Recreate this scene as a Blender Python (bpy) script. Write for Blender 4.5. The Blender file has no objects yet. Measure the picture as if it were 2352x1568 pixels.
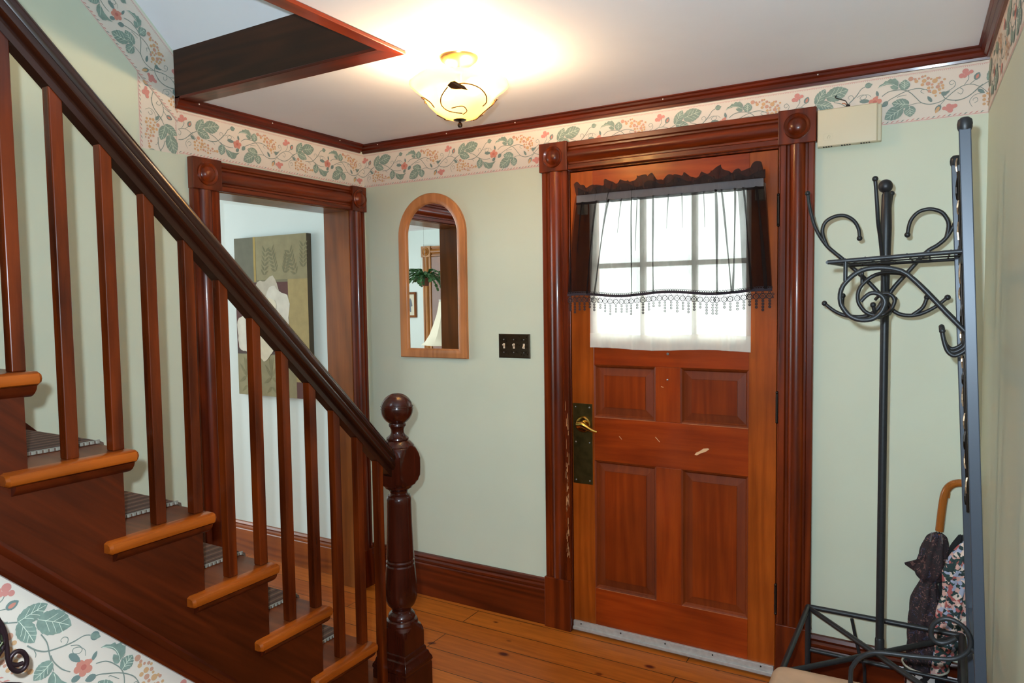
import bpy, bmesh, math, random
from mathutils import Vector, Matrix
random.seed(7)
SC = bpy.context.scene
COL = SC.collection
PI = math.pi

# ------------------------------------------------------------------ camera
cam_d = bpy.data.cameras.new('camera'); cam = bpy.data.objects.new('camera', cam_d); COL.objects.link(cam)
cam_d.sensor_fit = 'HORIZONTAL'; cam_d.sensor_width = 36.0; cam_d.lens = 1651.9967 / 2352 * 36.0; cam_d.clip_start = 0.02
CR = Vector((0.86167149, 0.50727562, -0.01391746)); CU = Vector((-0.01699537, 0.05625705, 0.99827166)); CF = Vector((-0.50718183, 0.85994569, -0.05709644))
CP = Vector((2.58332521, -2.884429, 1.49825201))
m = Matrix.Identity(4)
for i in range(3):
    m[i][0] = CR[i]; m[i][1] = CU[i]; m[i][2] = -CF[i]; m[i][3] = CP[i]
cam.matrix_world = m
SC.camera = cam

# ------------------------------------------------------------------ world, lights, exposure
SC.view_settings.view_transform = 'Standard'; SC.view_settings.look = 'None'
SC.view_settings.gamma = 1.0; SC.view_settings.use_curve_mapping = False
SC.view_settings.exposure = 0.0
W = bpy.data.worlds.new('world'); SC.world = W; W.use_nodes = True
W.node_tree.nodes['Background'].inputs[0].default_value = (0.93, 1.0, 0.98, 1)
W.node_tree.nodes['Background'].inputs[1].default_value = 7.5

def lamp(name, kind, loc, energy, color, aim=None, size=None, size_y=None, radius=None):
    l = bpy.data.lights.new(name, kind); o = bpy.data.objects.new(name, l); COL.objects.link(o)
    o.location = loc; l.energy = energy; l.color = color
    if radius is not None: l.shadow_soft_size = radius
    if kind == 'AREA':
        l.shape = 'RECTANGLE'; l.size = size; l.size_y = size_y or size
    if aim is not None:
        o.rotation_euler = (Vector(aim) - Vector(loc)).to_track_quat('-Z', 'Y').to_euler()
    return o
flash_pos = CP + CU * 0.06 - CR * 0.052
lamp('camera_flash', 'SPOT', flash_pos, 165, (0.70, 0.87, 1.0), aim=flash_pos + CF + CU * 0.16, radius=0.012)
bpy.data.lights['camera_flash'].spot_size = math.radians(124); bpy.data.lights['camera_flash'].spot_blend = 0.5
lamp('side_room_assumed_daylight', 'AREA', (-3.55, -1.7, 1.5), 62, (0.84, 0.96, 1.0), aim=(0, -1.5, 1.2), size=1.7, size_y=1.5)  # added area light for assumed daylight, the side room has no window built
lamp('upstairs_assumed_daylight', 'AREA', (0.5, -4.6, 3.7), 26, (0.62, 0.80, 1.0), aim=(0.5, -1.6, 2.9), size=0.9, size_y=1.0)  # bluish daylight assumed from upstairs, an added panel with no window behind it
lamp('front_hall_fill_light', 'AREA', (2.0, -4.8, 1.5), 5, (0.86, 0.96, 1.0), aim=(1.8, 0, 1.3), size=1.3, size_y=1.7)  # added fill from behind the camera, no window is built there

# ------------------------------------------------------------------ materials
def hexc(r, g, b):
    f = lambda c: (c / 255 / 12.92) if c / 255 <= 0.04045 else ((c / 255 + 0.055) / 1.055) ** 2.4
    return (f(r), f(g), f(b), 1.0)
def newmat(name):
    mt = bpy.data.materials.new(name); mt.use_nodes = True
    nt = mt.node_tree; return mt, nt, nt.nodes['Principled BSDF']
def plain(name, c, rough=0.6, metal=0.0, spec=None, noise=0.0, nscale=30, coat=0.0, bump=0.0):
    mt, nt, p = newmat(name)
    p.inputs['Base Color'].default_value = c; p.inputs['Roughness'].default_value = rough; p.inputs['Metallic'].default_value = metal
    if spec is not None: p.inputs['Specular IOR Level'].default_value = spec
    if coat: p.inputs['Coat Weight'].default_value = coat; p.inputs['Coat Roughness'].default_value = 0.12
    if noise or bump:
        tc = nt.nodes.new('ShaderNodeTexCoord'); n = nt.nodes.new('ShaderNodeTexNoise')
        n.inputs['Scale'].default_value = nscale; n.inputs['Detail'].default_value = 4
        nt.links.new(tc.outputs['Object'], n.inputs['Vector'])
        if noise:
            r = nt.nodes.new('ShaderNodeValToRGB'); r.color_ramp.elements[0].position = 0.3; r.color_ramp.elements[1].position = 0.7
            r.color_ramp.elements[0].color = tuple(x * (1 - noise) for x in c[:3]) + (1,)
            r.color_ramp.elements[1].color = tuple(min(1, x * (1 + noise)) for x in c[:3]) + (1,)
            nt.links.new(n.outputs['Fac'], r.inputs[0]); nt.links.new(r.outputs[0], p.inputs['Base Color'])
        if bump:
            b = nt.nodes.new('ShaderNodeBump'); b.inputs['Strength'].default_value = bump; b.inputs['Distance'].default_value = 0.002
            nt.links.new(n.outputs['Fac'], b.inputs['Height']); nt.links.new(b.outputs[0], p.inputs['Normal'])
    return mt
def wood(name, c1, c2, axis='z', scale=16, rough=0.3, coat=0.35, rot=0.0, rings=0.45, stretch=0.06, pale=None):
    c1, c2 = [(q[0] * 1.06, q[1] * .80, q[2] * .42, 1) for q in (c1, c2)]
    mt, nt, p = newmat(name); N = nt.nodes.new; L = nt.links.new
    tc = N('ShaderNodeTexCoord'); oi = N('ShaderNodeObjectInfo')
    ml = N('ShaderNodeMath'); ml.operation = 'MULTIPLY'; ml.inputs[1].default_value = 17.0; L(oi.outputs['Random'], ml.inputs[0])
    ad = N('ShaderNodeVectorMath'); ad.operation = 'ADD'; L(tc.outputs['Object'], ad.inputs[0]); L(ml.outputs[0], ad.inputs[1])
    m1 = N('ShaderNodeMapping'); m1.inputs['Rotation'].default_value = (rot, 0, 0); L(ad.outputs[0], m1.inputs[0])
    m2 = N('ShaderNodeMapping'); s = [1, 1, 1]; s['xyz'.index(axis)] = stretch; m2.inputs['Scale'].default_value = s; L(m1.outputs[0], m2.inputs[0])
    n1 = N('ShaderNodeTexNoise'); n1.inputs['Scale'].default_value = scale * 6; n1.inputs['Detail'].default_value = 5; n1.inputs['Roughness'].default_value = 0.65; L(m2.outputs[0], n1.inputs['Vector'])
    n2 = N('ShaderNodeTexNoise'); n2.inputs['Scale'].default_value = scale * 0.35; n2.inputs['Detail'].default_value = 2; L(m2.outputs[0], n2.inputs['Vector'])
    k = N('ShaderNodeMath'); k.operation = 'MULTIPLY'; k.inputs[1].default_value = 70; L(n2.outputs['Fac'], k.inputs[0])
    sn = N('ShaderNodeMath'); sn.operation = 'SINE'; L(k.outputs[0], sn.inputs[0])
    mr = N('ShaderNodeMapRange'); mr.inputs['From Min'].default_value = -1; L(sn.outputs[0], mr.inputs[0])
    mx = N('ShaderNodeMix'); mx.inputs[0].default_value = rings; L(n1.outputs['Fac'], mx.inputs[2]); L(mr.outputs[0], mx.inputs[3])
    r = N('ShaderNodeValToRGB'); e = r.color_ramp.elements; e[0].position = 0.22; e[0].color = c1; e[1].position = 0.8; e[1].color = c2; L(mx.outputs[0], r.inputs[0])
    n3 = N('ShaderNodeTexNoise'); n3.inputs['Scale'].default_value = 3.5; n3.inputs['Detail'].default_value = 2; L(m1.outputs[0], n3.inputs['Vector'])
    hv = N('ShaderNodeHueSaturation'); L(r.outputs[0], hv.inputs['Color'])
    mv = N('ShaderNodeMapRange'); mv.inputs['From Min'].default_value = 0.3; mv.inputs['From Max'].default_value = 0.7; mv.inputs['To Min'].default_value = 0.78; mv.inputs['To Max'].default_value = 1.2; L(n3.outputs['Fac'], mv.inputs[0]); L(mv.outputs[0], hv.inputs['Value'])
    L(hv.outputs[0], p.inputs['Base Color'])
    p.inputs['Roughness'].default_value = rough; p.inputs['Coat Weight'].default_value = coat * .6; p.inputs['Coat Roughness'].default_value = 0.1; p.inputs['Specular IOR Level'].default_value = 0.3
    b = N('ShaderNodeBump'); b.inputs['Strength'].default_value = 0.12; b.inputs['Distance'].default_value = 0.001; L(n1.outputs['Fac'], b.inputs['Height']); L(b.outputs[0], p.inputs['Normal'])
    return mt
RD1, RD2 = hexc(76, 27, 8), hexc(116, 50, 18)          # mahogany-stained trim
trim_z = wood('trim_wood_vertical', RD1, RD2, 'z'); trim_x = wood('trim_wood_along_wall', RD1, RD2, 'x'); trim_y = wood('trim_wood_along_hall', RD1, RD2, 'y')
base_x = wood('baseboard_wood', hexc(70, 26, 10), hexc(100, 42, 18), 'x'); crown_x = wood('crown_wood_along_wall', hexc(66, 22, 10), hexc(94, 34, 16), 'x'); crown_y = wood('crown_wood_along_hall', hexc(66, 22, 10), hexc(94, 34, 16), 'y')
door_z = wood('door_wood_vertical', hexc(134, 66, 20), hexc(166, 90, 34), 'z', rings=0.25); door_x = wood('door_wood_across', hexc(126, 48, 15), hexc(154, 68, 25), 'x', rings=0.25)
mid_z = wood('door_mid_stile_wood', hexc(122, 48, 15), hexc(148, 68, 25), 'z', rings=0.25)
panel_z = wood('door_panel_wood', hexc(112, 44, 15), hexc(136, 62, 23), 'z', rings=0.3)
panel_y = wood('door_panel_bevel_wood', hexc(102, 44, 16), hexc(124, 60, 24), 'z', rings=0.2, rough=.5, coat=0)
rail_w = wood('handrail_wood', hexc(30, 13, 11), hexc(50, 24, 18), 'y', rough=0.26, coat=.6, rot=PI / 4, rings=0.3)
newel_w = wood('newel_wood', hexc(44, 16, 12), hexc(66, 26, 20), 'z', rough=0.24, rings=0.2, coat=0.5)
bal_w = wood('baluster_wood', hexc(56, 20, 8), hexc(106, 46, 16), 'z', scale=10, rough=0.27, rings=0.35, stretch=0.1)
tread_w = wood('tread_wood', hexc(104, 52, 26), hexc(132, 72, 40), 'x', rough=0.4, coat=.1)
nosing_w = wood('nosing_wood', hexc(122, 62, 18), hexc(160, 88, 32), 'y', rough=0.3, rings=0.2)
string_w = wood('stringer_wood', hexc(52, 18, 5), hexc(80, 32, 11), 'y', rough=0.36, rot=0.72, scale=20, rings=0.22, stretch=0.05, coat=.15)
under_w = wood('stair_moulding_wood', hexc(58, 20, 8), hexc(80, 30, 13), 'y', rough=0.34, rot=PI / 4)
fascia_w = wood('fascia_wood', hexc(44, 24, 12), hexc(62, 34, 18), 'x', rough=0.5, coat=0.05)
jamb_w = wood('jamb_wood', hexc(110, 68, 34), hexc(146, 94, 52), 'z', rough=0.3, rings=0.25, scale=9)
oak_w = wood('oak_frame_wood', hexc(166, 118, 92), hexc(194, 146, 118), 'z', rough=0.4, coat=0.1, rings=0.3)
lightoak_w = wood('golden_oak_wood', hexc(150, 108, 62), hexc(190, 146, 96), 'z', rough=0.4, coat=0.2, rings=0.3)
sage = plain('sage_wall_paint', hexc(206, 211, 188), 0.55, noise=0.025, nscale=3, bump=0.03)
roomwall = plain('pale_room_paint', hexc(226, 238, 232), 0.6, noise=0.02, nscale=3)
ceil_m = plain('ceiling_paint', hexc(250, 249, 253), 0.7, noise=0.02, nscale=5)
cream = plain('wallpaper_cream', hexc(222, 209, 194), 0.6)
p_green = plain('wallpaper_leaf_green', hexc(130, 149, 136), 0.6, noise=0.16, nscale=60)
p_vine = plain('wallpaper_vine', hexc(128, 138, 128), 0.6)
p_dark = plain('wallpaper_bud_grey', hexc(116, 134, 128), 0.6)
p_white = plain('wallpaper_vein_white', hexc(222, 228, 208), 0.6)
p_or = plain('wallpaper_grape_ochre', hexc(206, 162, 118), 0.6)
p_tan = plain('wallpaper_grape_tan', hexc(200, 150, 126), 0.6)
p_fl = plain('wallpaper_flower_coral', hexc(204, 134, 116), 0.6)
p_FL = plain('wallpaper_flower_heart', hexc(190, 108, 96), 0.6)
p_pk = plain('wallpaper_flower_rose', hexc(206, 136, 126), 0.6)
black_m = plain('black_wrought_iron', hexc(40, 41, 43), 0.42, 0.25, noise=0.15, nscale=90)
rackblue = plain('charcoal_steel_blue_sheen', hexc(66, 72, 82), 0.4, 0.2)  # bluish flash reflection on the metal is put into the base colour
brass = plain('polished_brass', hexc(214, 176, 90), 0.12, 1.0)
oldbrass = plain('tarnished_brass', hexc(92, 78, 42), 0.38, 0.9, noise=0.3, nscale=24)
screw_m = plain('screw_metal', hexc(150, 150, 150), 0.35, 0.9)
dkmetal = plain('dark_hinge_metal', hexc(38, 28, 20), 0.45, 0.6)
alum = plain('brushed_aluminium', hexc(190, 186, 180), 0.45, 0.35, noise=0.1, nscale=60)
ivory = plain('ivory_plastic', hexc(214, 202, 172), 0.45)
toggle_m = plain('toggle_plastic', hexc(222, 196, 166), 0.4)
mirror_m = plain('mirror_silver', (0.9, 0.93, 0.92, 1), 0.0, 1.0)
suede = plain('beige_suede', hexc(182, 148, 118), 0.85, noise=0.10, nscale=14)
mat_white = plain('mat_edge_white', hexc(150, 142, 128), 0.95)
terracotta = plain('brown_pot', hexc(120, 66, 44), 0.5)
leafgreen = plain('plant_leaf', hexc(54, 100, 50), 0.45, noise=0.25, nscale=20)
shade_m = plain('lamp_shade_cloth', hexc(232, 222, 196), 0.8)
paper_m = plain('print_paper', hexc(226, 220, 196), 0.8)
ink_m = plain('print_ink_grey', hexc(120, 126, 134), 0.8)
blk = plain('black_gap', hexc(22, 18, 16), 0.7)

def floor_material():
    mt, nt, p = newmat('pine_floor'); N = nt.nodes.new; L = nt.links.new
    tc = N('ShaderNodeTexCoord')
    mp = N('ShaderNodeMapping'); mp.inputs['Location'].default_value = (0.92, 0.045, 0); L(tc.outputs['Object'], mp.inputs[0])
    br = N('ShaderNodeTexBrick'); br.inputs['Scale'].default_value = 1.0; br.inputs['Brick Width'].default_value = 1.62; br.inputs['Row Height'].default_value = 0.136
    br.inputs['Mortar Size'].default_value = 0.0024; br.inputs['Mortar Smooth'].default_value = 0.3; br.offset = 0.37
    br.inputs['Color1'].default_value = hexc(188, 104, 32); br.inputs['Color2'].default_value = hexc(166, 84, 22); br.inputs['Mortar'].default_value = hexc(70, 36, 14)
    L(mp.outputs[0], br.inputs['Vector'])
    m2 = N('ShaderNodeMapping'); m2.inputs['Scale'].default_value = (0.08, 1, 1); L(tc.outputs['Object'], m2.inputs[0])
    n1 = N('ShaderNodeTexNoise'); n1.inputs['Scale'].default_value = 55; n1.inputs['Detail'].default_value = 5; L(m2.outputs[0], n1.inputs['Vector'])
    r1 = N('ShaderNodeValToRGB'); r1.color_ramp.elements[0].position = 0.3; r1.color_ramp.elements[0].color = (0.62, 0.55, 0.48, 1); r1.color_ramp.elements[1].position = 0.65; r1.color_ramp.elements[1].color = (1.05, 1.05, 1.05, 1); L(n1.outputs['Fac'], r1.inputs[0])
    mu = N('ShaderNodeMix'); mu.data_type = 'RGBA'; mu.blend_type = 'MULTIPLY'; mu.inputs[0].default_value = 0.7; L(br.outputs['Color'], mu.inputs[6]); L(r1.outputs[0], mu.inputs[7])
    m3 = N('ShaderNodeMapping'); m3.inputs['Scale'].default_value = (0.62, 1, 1); L(tc.outputs['Object'], m3.inputs[0])
    vo = N('ShaderNodeTexVoronoi'); vo.inputs['Scale'].default_value = 11; vo.inputs['Randomness'].default_value = 1.0; L(m3.outputs[0], vo.inputs['Vector'])
    sz = N('ShaderNodeSeparateColor'); L(vo.outputs['Color'], sz.inputs[0])
    mrr = N('ShaderNodeMapRange'); mrr.inputs['From Min'].default_value = 0.25; mrr.inputs['To Min'].default_value = 0.002; mrr.inputs['To Max'].default_value = 0.22; L(sz.outputs[0], mrr.inputs[0])
    lt = N('ShaderNodeMath'); lt.operation = 'DIVIDE'; L(vo.outputs['Distance'], lt.inputs[0]); L(mrr.outputs[0], lt.inputs[1])
    r2 = N('ShaderNodeValToRGB'); r2.color_ramp.elements[0].position = 0.45; r2.color_ramp.elements[0].color = hexc(120, 52, 22); r2.color_ramp.elements[1].position = 1.0; r2.color_ramp.elements[1].color = (1, 1, 1, 1); L(lt.outputs[0], r2.inputs[0])
    m4 = N('ShaderNodeMix'); m4.data_type = 'RGBA'; m4.blend_type = 'MULTIPLY'; m4.inputs[0].default_value = 1.0; L(mu.outputs[2], m4.inputs[6]); L(r2.outputs[0], m4.inputs[7])
    L(m4.outputs[2], p.inputs['Base Color']); p.inputs['Roughness'].default_value = 0.38; p.inputs['Specular IOR Level'].default_value = 0.3
    return mt
pine = floor_material()

def mat_stripes():
    mt, nt, p = newmat('striped_mat_weave'); N = nt.nodes.new; L = nt.links.new
    tc = N('ShaderNodeTexCoord'); wv = N('ShaderNodeTexWave'); wv.bands_direction = 'X'; wv.inputs['Scale'].default_value = 9; wv.inputs['Distortion'].default_value = 0.4; L(tc.outputs['Object'], wv.inputs['Vector'])
    r = N('ShaderNodeValToRGB'); r.color_ramp.elements[0].color = hexc(84, 54, 40); r.color_ramp.elements[1].color = hexc(146, 106, 82)
    e = r.color_ramp.elements.new(0.45); e.color = hexc(110, 80, 64); e = r.color_ramp.elements.new(0.8); e.color = hexc(96, 74, 62)
    L(wv.outputs['Fac'], r.inputs[0])
    n = N('ShaderNodeTexNoise'); n.inputs['Scale'].default_value = 260; L(tc.outputs['Object'], n.inputs['Vector'])
    mx = N('ShaderNodeMix'); mx.data_type = 'RGBA'; mx.blend_type = 'MULTIPLY'; mx.inputs[0].default_value = 0.6; L(r.outputs[0], mx.inputs[6]); L(n.outputs['Color'], mx.inputs[7])
    L(mx.outputs[2], p.inputs['Base Color']); p.inputs['Roughness'].default_value = 0.95
    b = N('ShaderNodeBump'); b.inputs['Strength'].default_value = 0.6; b.inputs['Distance'].default_value = 0.003; L(n.outputs['Fac'], b.inputs['Height']); L(b.outputs[0], p.inputs['Normal'])
    return mt
mat_m = mat_stripes()

def cloth_print(name, cols, scale, rough=0.8, dist=0.0, sheen=0.0):
    mt, nt, p = newmat(name); N = nt.nodes.new; L = nt.links.new
    tc = N('ShaderNodeTexCoord'); src = tc.outputs['Object']
    if dist:
        nz = N('ShaderNodeTexNoise'); nz.inputs['Scale'].default_value = scale * 0.8; L(src, nz.inputs['Vector'])
        mxv = N('ShaderNodeMix'); mxv.data_type = 'RGBA'; mxv.inputs[0].default_value = dist; L(src, mxv.inputs[6]); L(nz.outputs['Color'], mxv.inputs[7]); src = mxv.outputs[2]
    vo = N('ShaderNodeTexVoronoi'); vo.inputs['Scale'].default_value = scale; L(src, vo.inputs['Vector'])
    s = N('ShaderNodeSeparateColor'); L(vo.outputs['Color'], s.inputs[0])
    r = N('ShaderNodeValToRGB'); r.color_ramp.interpolation = 'CONSTANT'
    els = r.color_ramp.elements
    while len(els) < len(cols): els.new(0.5)
    for i, (pos, c) in enumerate(cols): els[i].position = pos; els[i].color = c
    L(s.outputs[0], r.inputs[0]); L(r.outputs[0], p.inputs['Base Color']); p.inputs['Roughness'].default_value = rough
    return mt
floral_cloth = cloth_print('floral_umbrella_cloth', [(0, hexc(38, 58, 58)), (0.3, hexc(214, 168, 156)), (0.5, hexc(46, 70, 66)), (0.62, hexc(176, 92, 88)), (0.74, hexc(168, 174, 196)), (0.88, hexc(228, 206, 190))], 85, dist=0.02)
paisley_cloth = cloth_print('paisley_umbrella_cloth', [(0, hexc(40, 28, 30)), (0.5, hexc(58, 36, 38)), (0.72, hexc(30, 28, 32)), (0.86, hexc(112, 78, 72)), (0.95, hexc(64, 60, 84))], 120, dist=0.05)
floral_pot = cloth_print('floral_glaze', [(0, hexc(34, 38, 40)), (0.55, hexc(60, 84, 78)), (0.75, hexc(186, 120, 112)), (0.88, hexc(200, 196, 190))], 30, rough=0.2, dist=0.03)
pebble_m = cloth_print('pebbled_green_black', [(0, hexc(22, 24, 18)), (0.6, hexc(46, 52, 34)), (0.9, hexc(150, 160, 120))], 170, rough=0.4)

def sheer(name, c, opacity, trl):
    mt = bpy.data.materials.new(name); mt.use_nodes = True; nt = mt.node_tree; N = nt.nodes.new; L = nt.links.new
    nt.nodes.remove(nt.nodes['Principled BSDF']); out = nt.nodes['Material Output']
    t = N('ShaderNodeBsdfTransparent'); d = N('ShaderNodeBsdfDiffuse'); d.inputs[0].default_value = c; tr = N('ShaderNodeBsdfTranslucent'); tr.inputs[0].default_value = c
    m1 = N('ShaderNodeMixShader'); m1.inputs[0].default_value = trl; L(d.outputs[0], m1.inputs[1]); L(tr.outputs[0], m1.inputs[2])
    m2 = N('ShaderNodeMixShader'); L(t.outputs[0], m2.inputs[1]); L(m1.outputs[0], m2.inputs[2])
    n = N('ShaderNodeTexNoise'); tc = N('ShaderNodeTexCoord'); mp = N('ShaderNodeMapping'); mp.inputs['Scale'].default_value = (1, 1, 0.3); L(tc.outputs['Object'], mp.inputs[0]); L(mp.outputs[0], n.inputs['Vector']); n.inputs['Scale'].default_value = 70
    r = N('ShaderNodeMapRange'); r.inputs['To Min'].default_value = opacity - 0.06; r.inputs['To Max'].default_value = opacity + 0.06; L(n.outputs['Fac'], r.inputs[0]); L(r.outputs[0], m2.inputs[0])
    L(m2.outputs[0], out.inputs['Surface'])
    return mt
black_sheer = sheer('black_voile', hexc(36, 28, 27), 0.56, 0.35)
white_sheer = sheer('white_voile', hexc(240, 238, 228), 0.72, 0.5)
lace_m = plain('black_lace_thread', hexc(30, 24, 30), 0.8)
band_m = plain('black_lace_band', hexc(34, 22, 34), 0.8)

def glass_pane():
    mt = bpy.data.materials.new('window_glass'); mt.use_nodes = True; nt = mt.node_tree; N = nt.nodes.new; L = nt.links.new
    nt.nodes.remove(nt.nodes['Principled BSDF']); out = nt.nodes['Material Output']
    t = N('ShaderNodeBsdfTransparent'); t.inputs[0].default_value = (0.95, 0.98, 0.97, 1); g = N('ShaderNodeBsdfGlossy'); g.inputs['Roughness'].default_value = 0.02
    f = N('ShaderNodeFresnel'); m1 = N('ShaderNodeMixShader'); L(f.outputs[0], m1.inputs[0]); L(t.outputs[0], m1.inputs[1]); L(g.outputs[0], m1.inputs[2]); L(m1.outputs[0], out.inputs['Surface'])
    return mt
pane_m = glass_pane()
def lamp_glass():
    mt = bpy.data.materials.new('amber_art_glass'); mt.use_nodes = True; nt = mt.node_tree; N = nt.nodes.new; L = nt.links.new
    nt.nodes.remove(nt.nodes['Principled BSDF']); out = nt.nodes['Material Output']
    tr = N('ShaderNodeBsdfTranslucent'); tr.inputs[0].default_value = (0.78, 0.63, 0.34, 1); d = N('ShaderNodeBsdfDiffuse'); d.inputs[0].default_value = hexc(190, 160, 90); g = N('ShaderNodeBsdfGlossy'); g.inputs['Roughness'].default_value = 0.2
    m1 = N('ShaderNodeMixShader'); m1.inputs[0].default_value = 0.3; L(tr.outputs[0], m1.inputs[1]); L(d.outputs[0], m1.inputs[2])
    m2 = N('ShaderNodeMixShader'); m2.inputs[0].default_value = 0.05; L(m1.outputs[0], m2.inputs[1]); L(g.outputs[0], m2.inputs[2])
    tp = N('ShaderNodeBsdfTransparent'); tp.inputs[0].default_value = (0.9, 0.78, 0.56, 1); m3 = N('ShaderNodeMixShader'); m3.inputs[0].default_value = 0.28
    L(m2.outputs[0], m3.inputs[1]); L(tp.outputs[0], m3.inputs[2]); L(m3.outputs[0], out.inputs['Surface'])
    return mt
lampglass_m = lamp_glass()
def emit(name, c, s):
    mt, nt, p = newmat(name); p.inputs['Emission Color'].default_value = c; p.inputs['Emission Strength'].default_value = s; return mt
bulb_m = emit('lit_bulb', (1.0, 0.78, 0.48, 1), 40)

# ------------------------------------------------------------------ mesh helpers
def catmull(pts, n=6):
    P = [Vector(p) for p in pts]; out = []
    for i in range(len(P) - 1):
        a = P[max(i - 1, 0)]; b = P[i]; c = P[i + 1]; d = P[min(i + 2, len(P) - 1)]
        for k in range(n):
            t = k / n
            out.append(0.5 * ((2 * b) + (c - a) * t + (2 * a - 5 * b + 4 * c - d) * t * t + (3 * b - a - 3 * c + d) * t ** 3))
    out.append(P[-1]); return out
class MB:
    def __init__(s): s.bm = bmesh.new()
    def face(s, pts, mi=0):
        try:
            f = s.bm.faces.new([s.bm.verts.new(p) for p in pts]); f.material_index = mi; return f
        except ValueError: return None
    def box(s, x0, x1, y0, y1, z0, z1, mi=0):
        v = [s.bm.verts.new((x, y, z)) for x in (x0, x1) for y in (y0, y1) for z in (z0, z1)]
        for q in ((0, 1, 3, 2), (4, 6, 7, 5), (0, 4, 5, 1), (2, 3, 7, 6), (0, 2, 6, 4), (1, 5, 7, 3)):
            s.bm.faces.new([v[i] for i in q]).material_index = mi
        return s
    def loft(s, rings, mi=0, closed=True, caps=True):
        R = [[s.bm.verts.new(p) for p in r] for r in rings]; n = len(R[0])
        for a, b in zip(R, R[1:]):
            for i in range(n if closed else n - 1):
                j = (i + 1) % n; f = s.bm.faces.new((a[i], a[j], b[j], b[i])); f.material_index = mi
        if caps and closed:
            for r in (R[0], R[-1]):
                try: s.bm.faces.new(r).material_index = mi
                except ValueError: pass
        return s
    def prism(s, prof, fn, a, b, mi=0):          # prof: 2-D outline, fn(u, v, w) -> point
        return s.loft([[fn(u, v, w) for u, v in prof] for w in (a, b)], mi)
    def lathe(s, prof, c=(0, 0, 0), axis='z', seg=32, mi=0, clip=None, wav=None):
        rings = []
        for r, h in prof:
            ring = []
            for k in range(seg):
                t = 2 * PI * k / seg; rr = r
                if clip: rr = min(r, clip / max(abs(math.cos(t)), abs(math.sin(t))))
                hh = h
                if wav: rr, hh = wav(rr, h, t)
                u, v = rr * math.cos(t), rr * math.sin(t)
                p = {'z': (u, v, hh), 'y': (u, hh, v), 'x': (hh, u, v)}[axis]
                ring.append((c[0] + p[0], c[1] + p[1], c[2] + p[2]))
            rings.append(ring)
        return s.loft(rings, mi)
    def ball(s, c, r, mi=0, seg=16):
        n = seg // 2
        return s.lathe([(max(r * math.sin(PI * i / n), r * 0.01), -r * math.cos(PI * i / n)) for i in range(n + 1)], c, 'z', seg, mi)
    def tube(s, pts, r, seg=8, mi=0, smooth=0, sq=False):
        P = catmull(pts, smooth) if smooth else [Vector(p) for p in pts]
        P = [p for i, p in enumerate(P) if i == 0 or (p - P[i - 1]).length > 1e-6]
        up = None; rings = []
        for i, p in enumerate(P):
            t = (P[min(i + 1, len(P) - 1)] - P[max(i - 1, 0)]).normalized()
            if up is None:
                ref = Vector((0, 0, 1)) if abs(t.z) < 0.9 else Vector((0, 1, 0))
                up = (ref - t * ref.dot(t)).normalized()
            else: up = (up - t * up.dot(t)).normalized()
            sd = t.cross(up); rr = r(i / (len(P) - 1)) if callable(r) else r
            if sq: rings.append([p + (up * a + sd * b) * rr for a, b in ((1, 1), (1, -1), (-1, -1), (-1, 1))])
            else: rings.append([p + (up * math.cos(2 * PI * k / seg) + sd * math.sin(2 * PI * k / seg)) * rr for k in range(seg)])
        return s.loft(rings, mi)
    def build(s, name, mats, parent=None, smooth=None, bevel=None, merge=False):
        if merge: bmesh.ops.remove_doubles(s.bm, verts=s.bm.verts, dist=1e-5)
        bmesh.ops.recalc_face_normals(s.bm, faces=s.bm.faces)
        me = bpy.data.meshes.new(name); s.bm.to_mesh(me); s.bm.free()
        for mt in (mats if isinstance(mats, (list, tuple)) else [mats]): me.materials.append(mt)
        if smooth:
            me.polygons.foreach_set('use_smooth', [True] * len(me.polygons)); me.set_sharp_from_angle(angle=math.radians(smooth))
        o = bpy.data.objects.new(name, me); COL.objects.link(o)
        if bevel:
            b = o.modifiers.new('Bevel', 'BEVEL'); b.width = bevel; b.segments = 2; b.limit_method = 'ANGLE'; b.angle_limit = math.radians(40)
        if parent: adopt(o, parent)
        return o
def adopt(o, parent):
    root = parent; off = Vector((0, 0, 0))
    while root is not None: off += root.location; root = root.parent
    o.parent = parent; o.matrix_parent_inverse = Matrix.Identity(4)
    if parent.type == 'EMPTY' or off.length > 0: o.location = -off if o.location.length == 0 else o.location - off
    return o
def tag(o, label, cat, group=None, kind=None):
    o['label'] = label; o['category'] = cat
    if group: o['group'] = group
    if kind: o['kind'] = kind
    return o
def thing(name, label, cat, loc=(0, 0, 0), group=None, kind=None):
    o = bpy.data.objects.new(name, None); o.empty_display_size = 0.1; COL.objects.link(o); o.location = loc
    return tag(o, label, cat, group, kind)
def struct(name, mb, mats, label, cat, **k):
    return tag(mb.build(name, mats, **k), label, cat, kind='structure')

# ------------------------------------------------------------------ dimensions (metres)
H = 2.31; RW = 2.722; RWS = 0.0233
XS, Y0, RUN, RISE = 1.0393, -0.9469, 0.1957, 0.1956
def rwx(y): return RW - y * RWS

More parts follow.
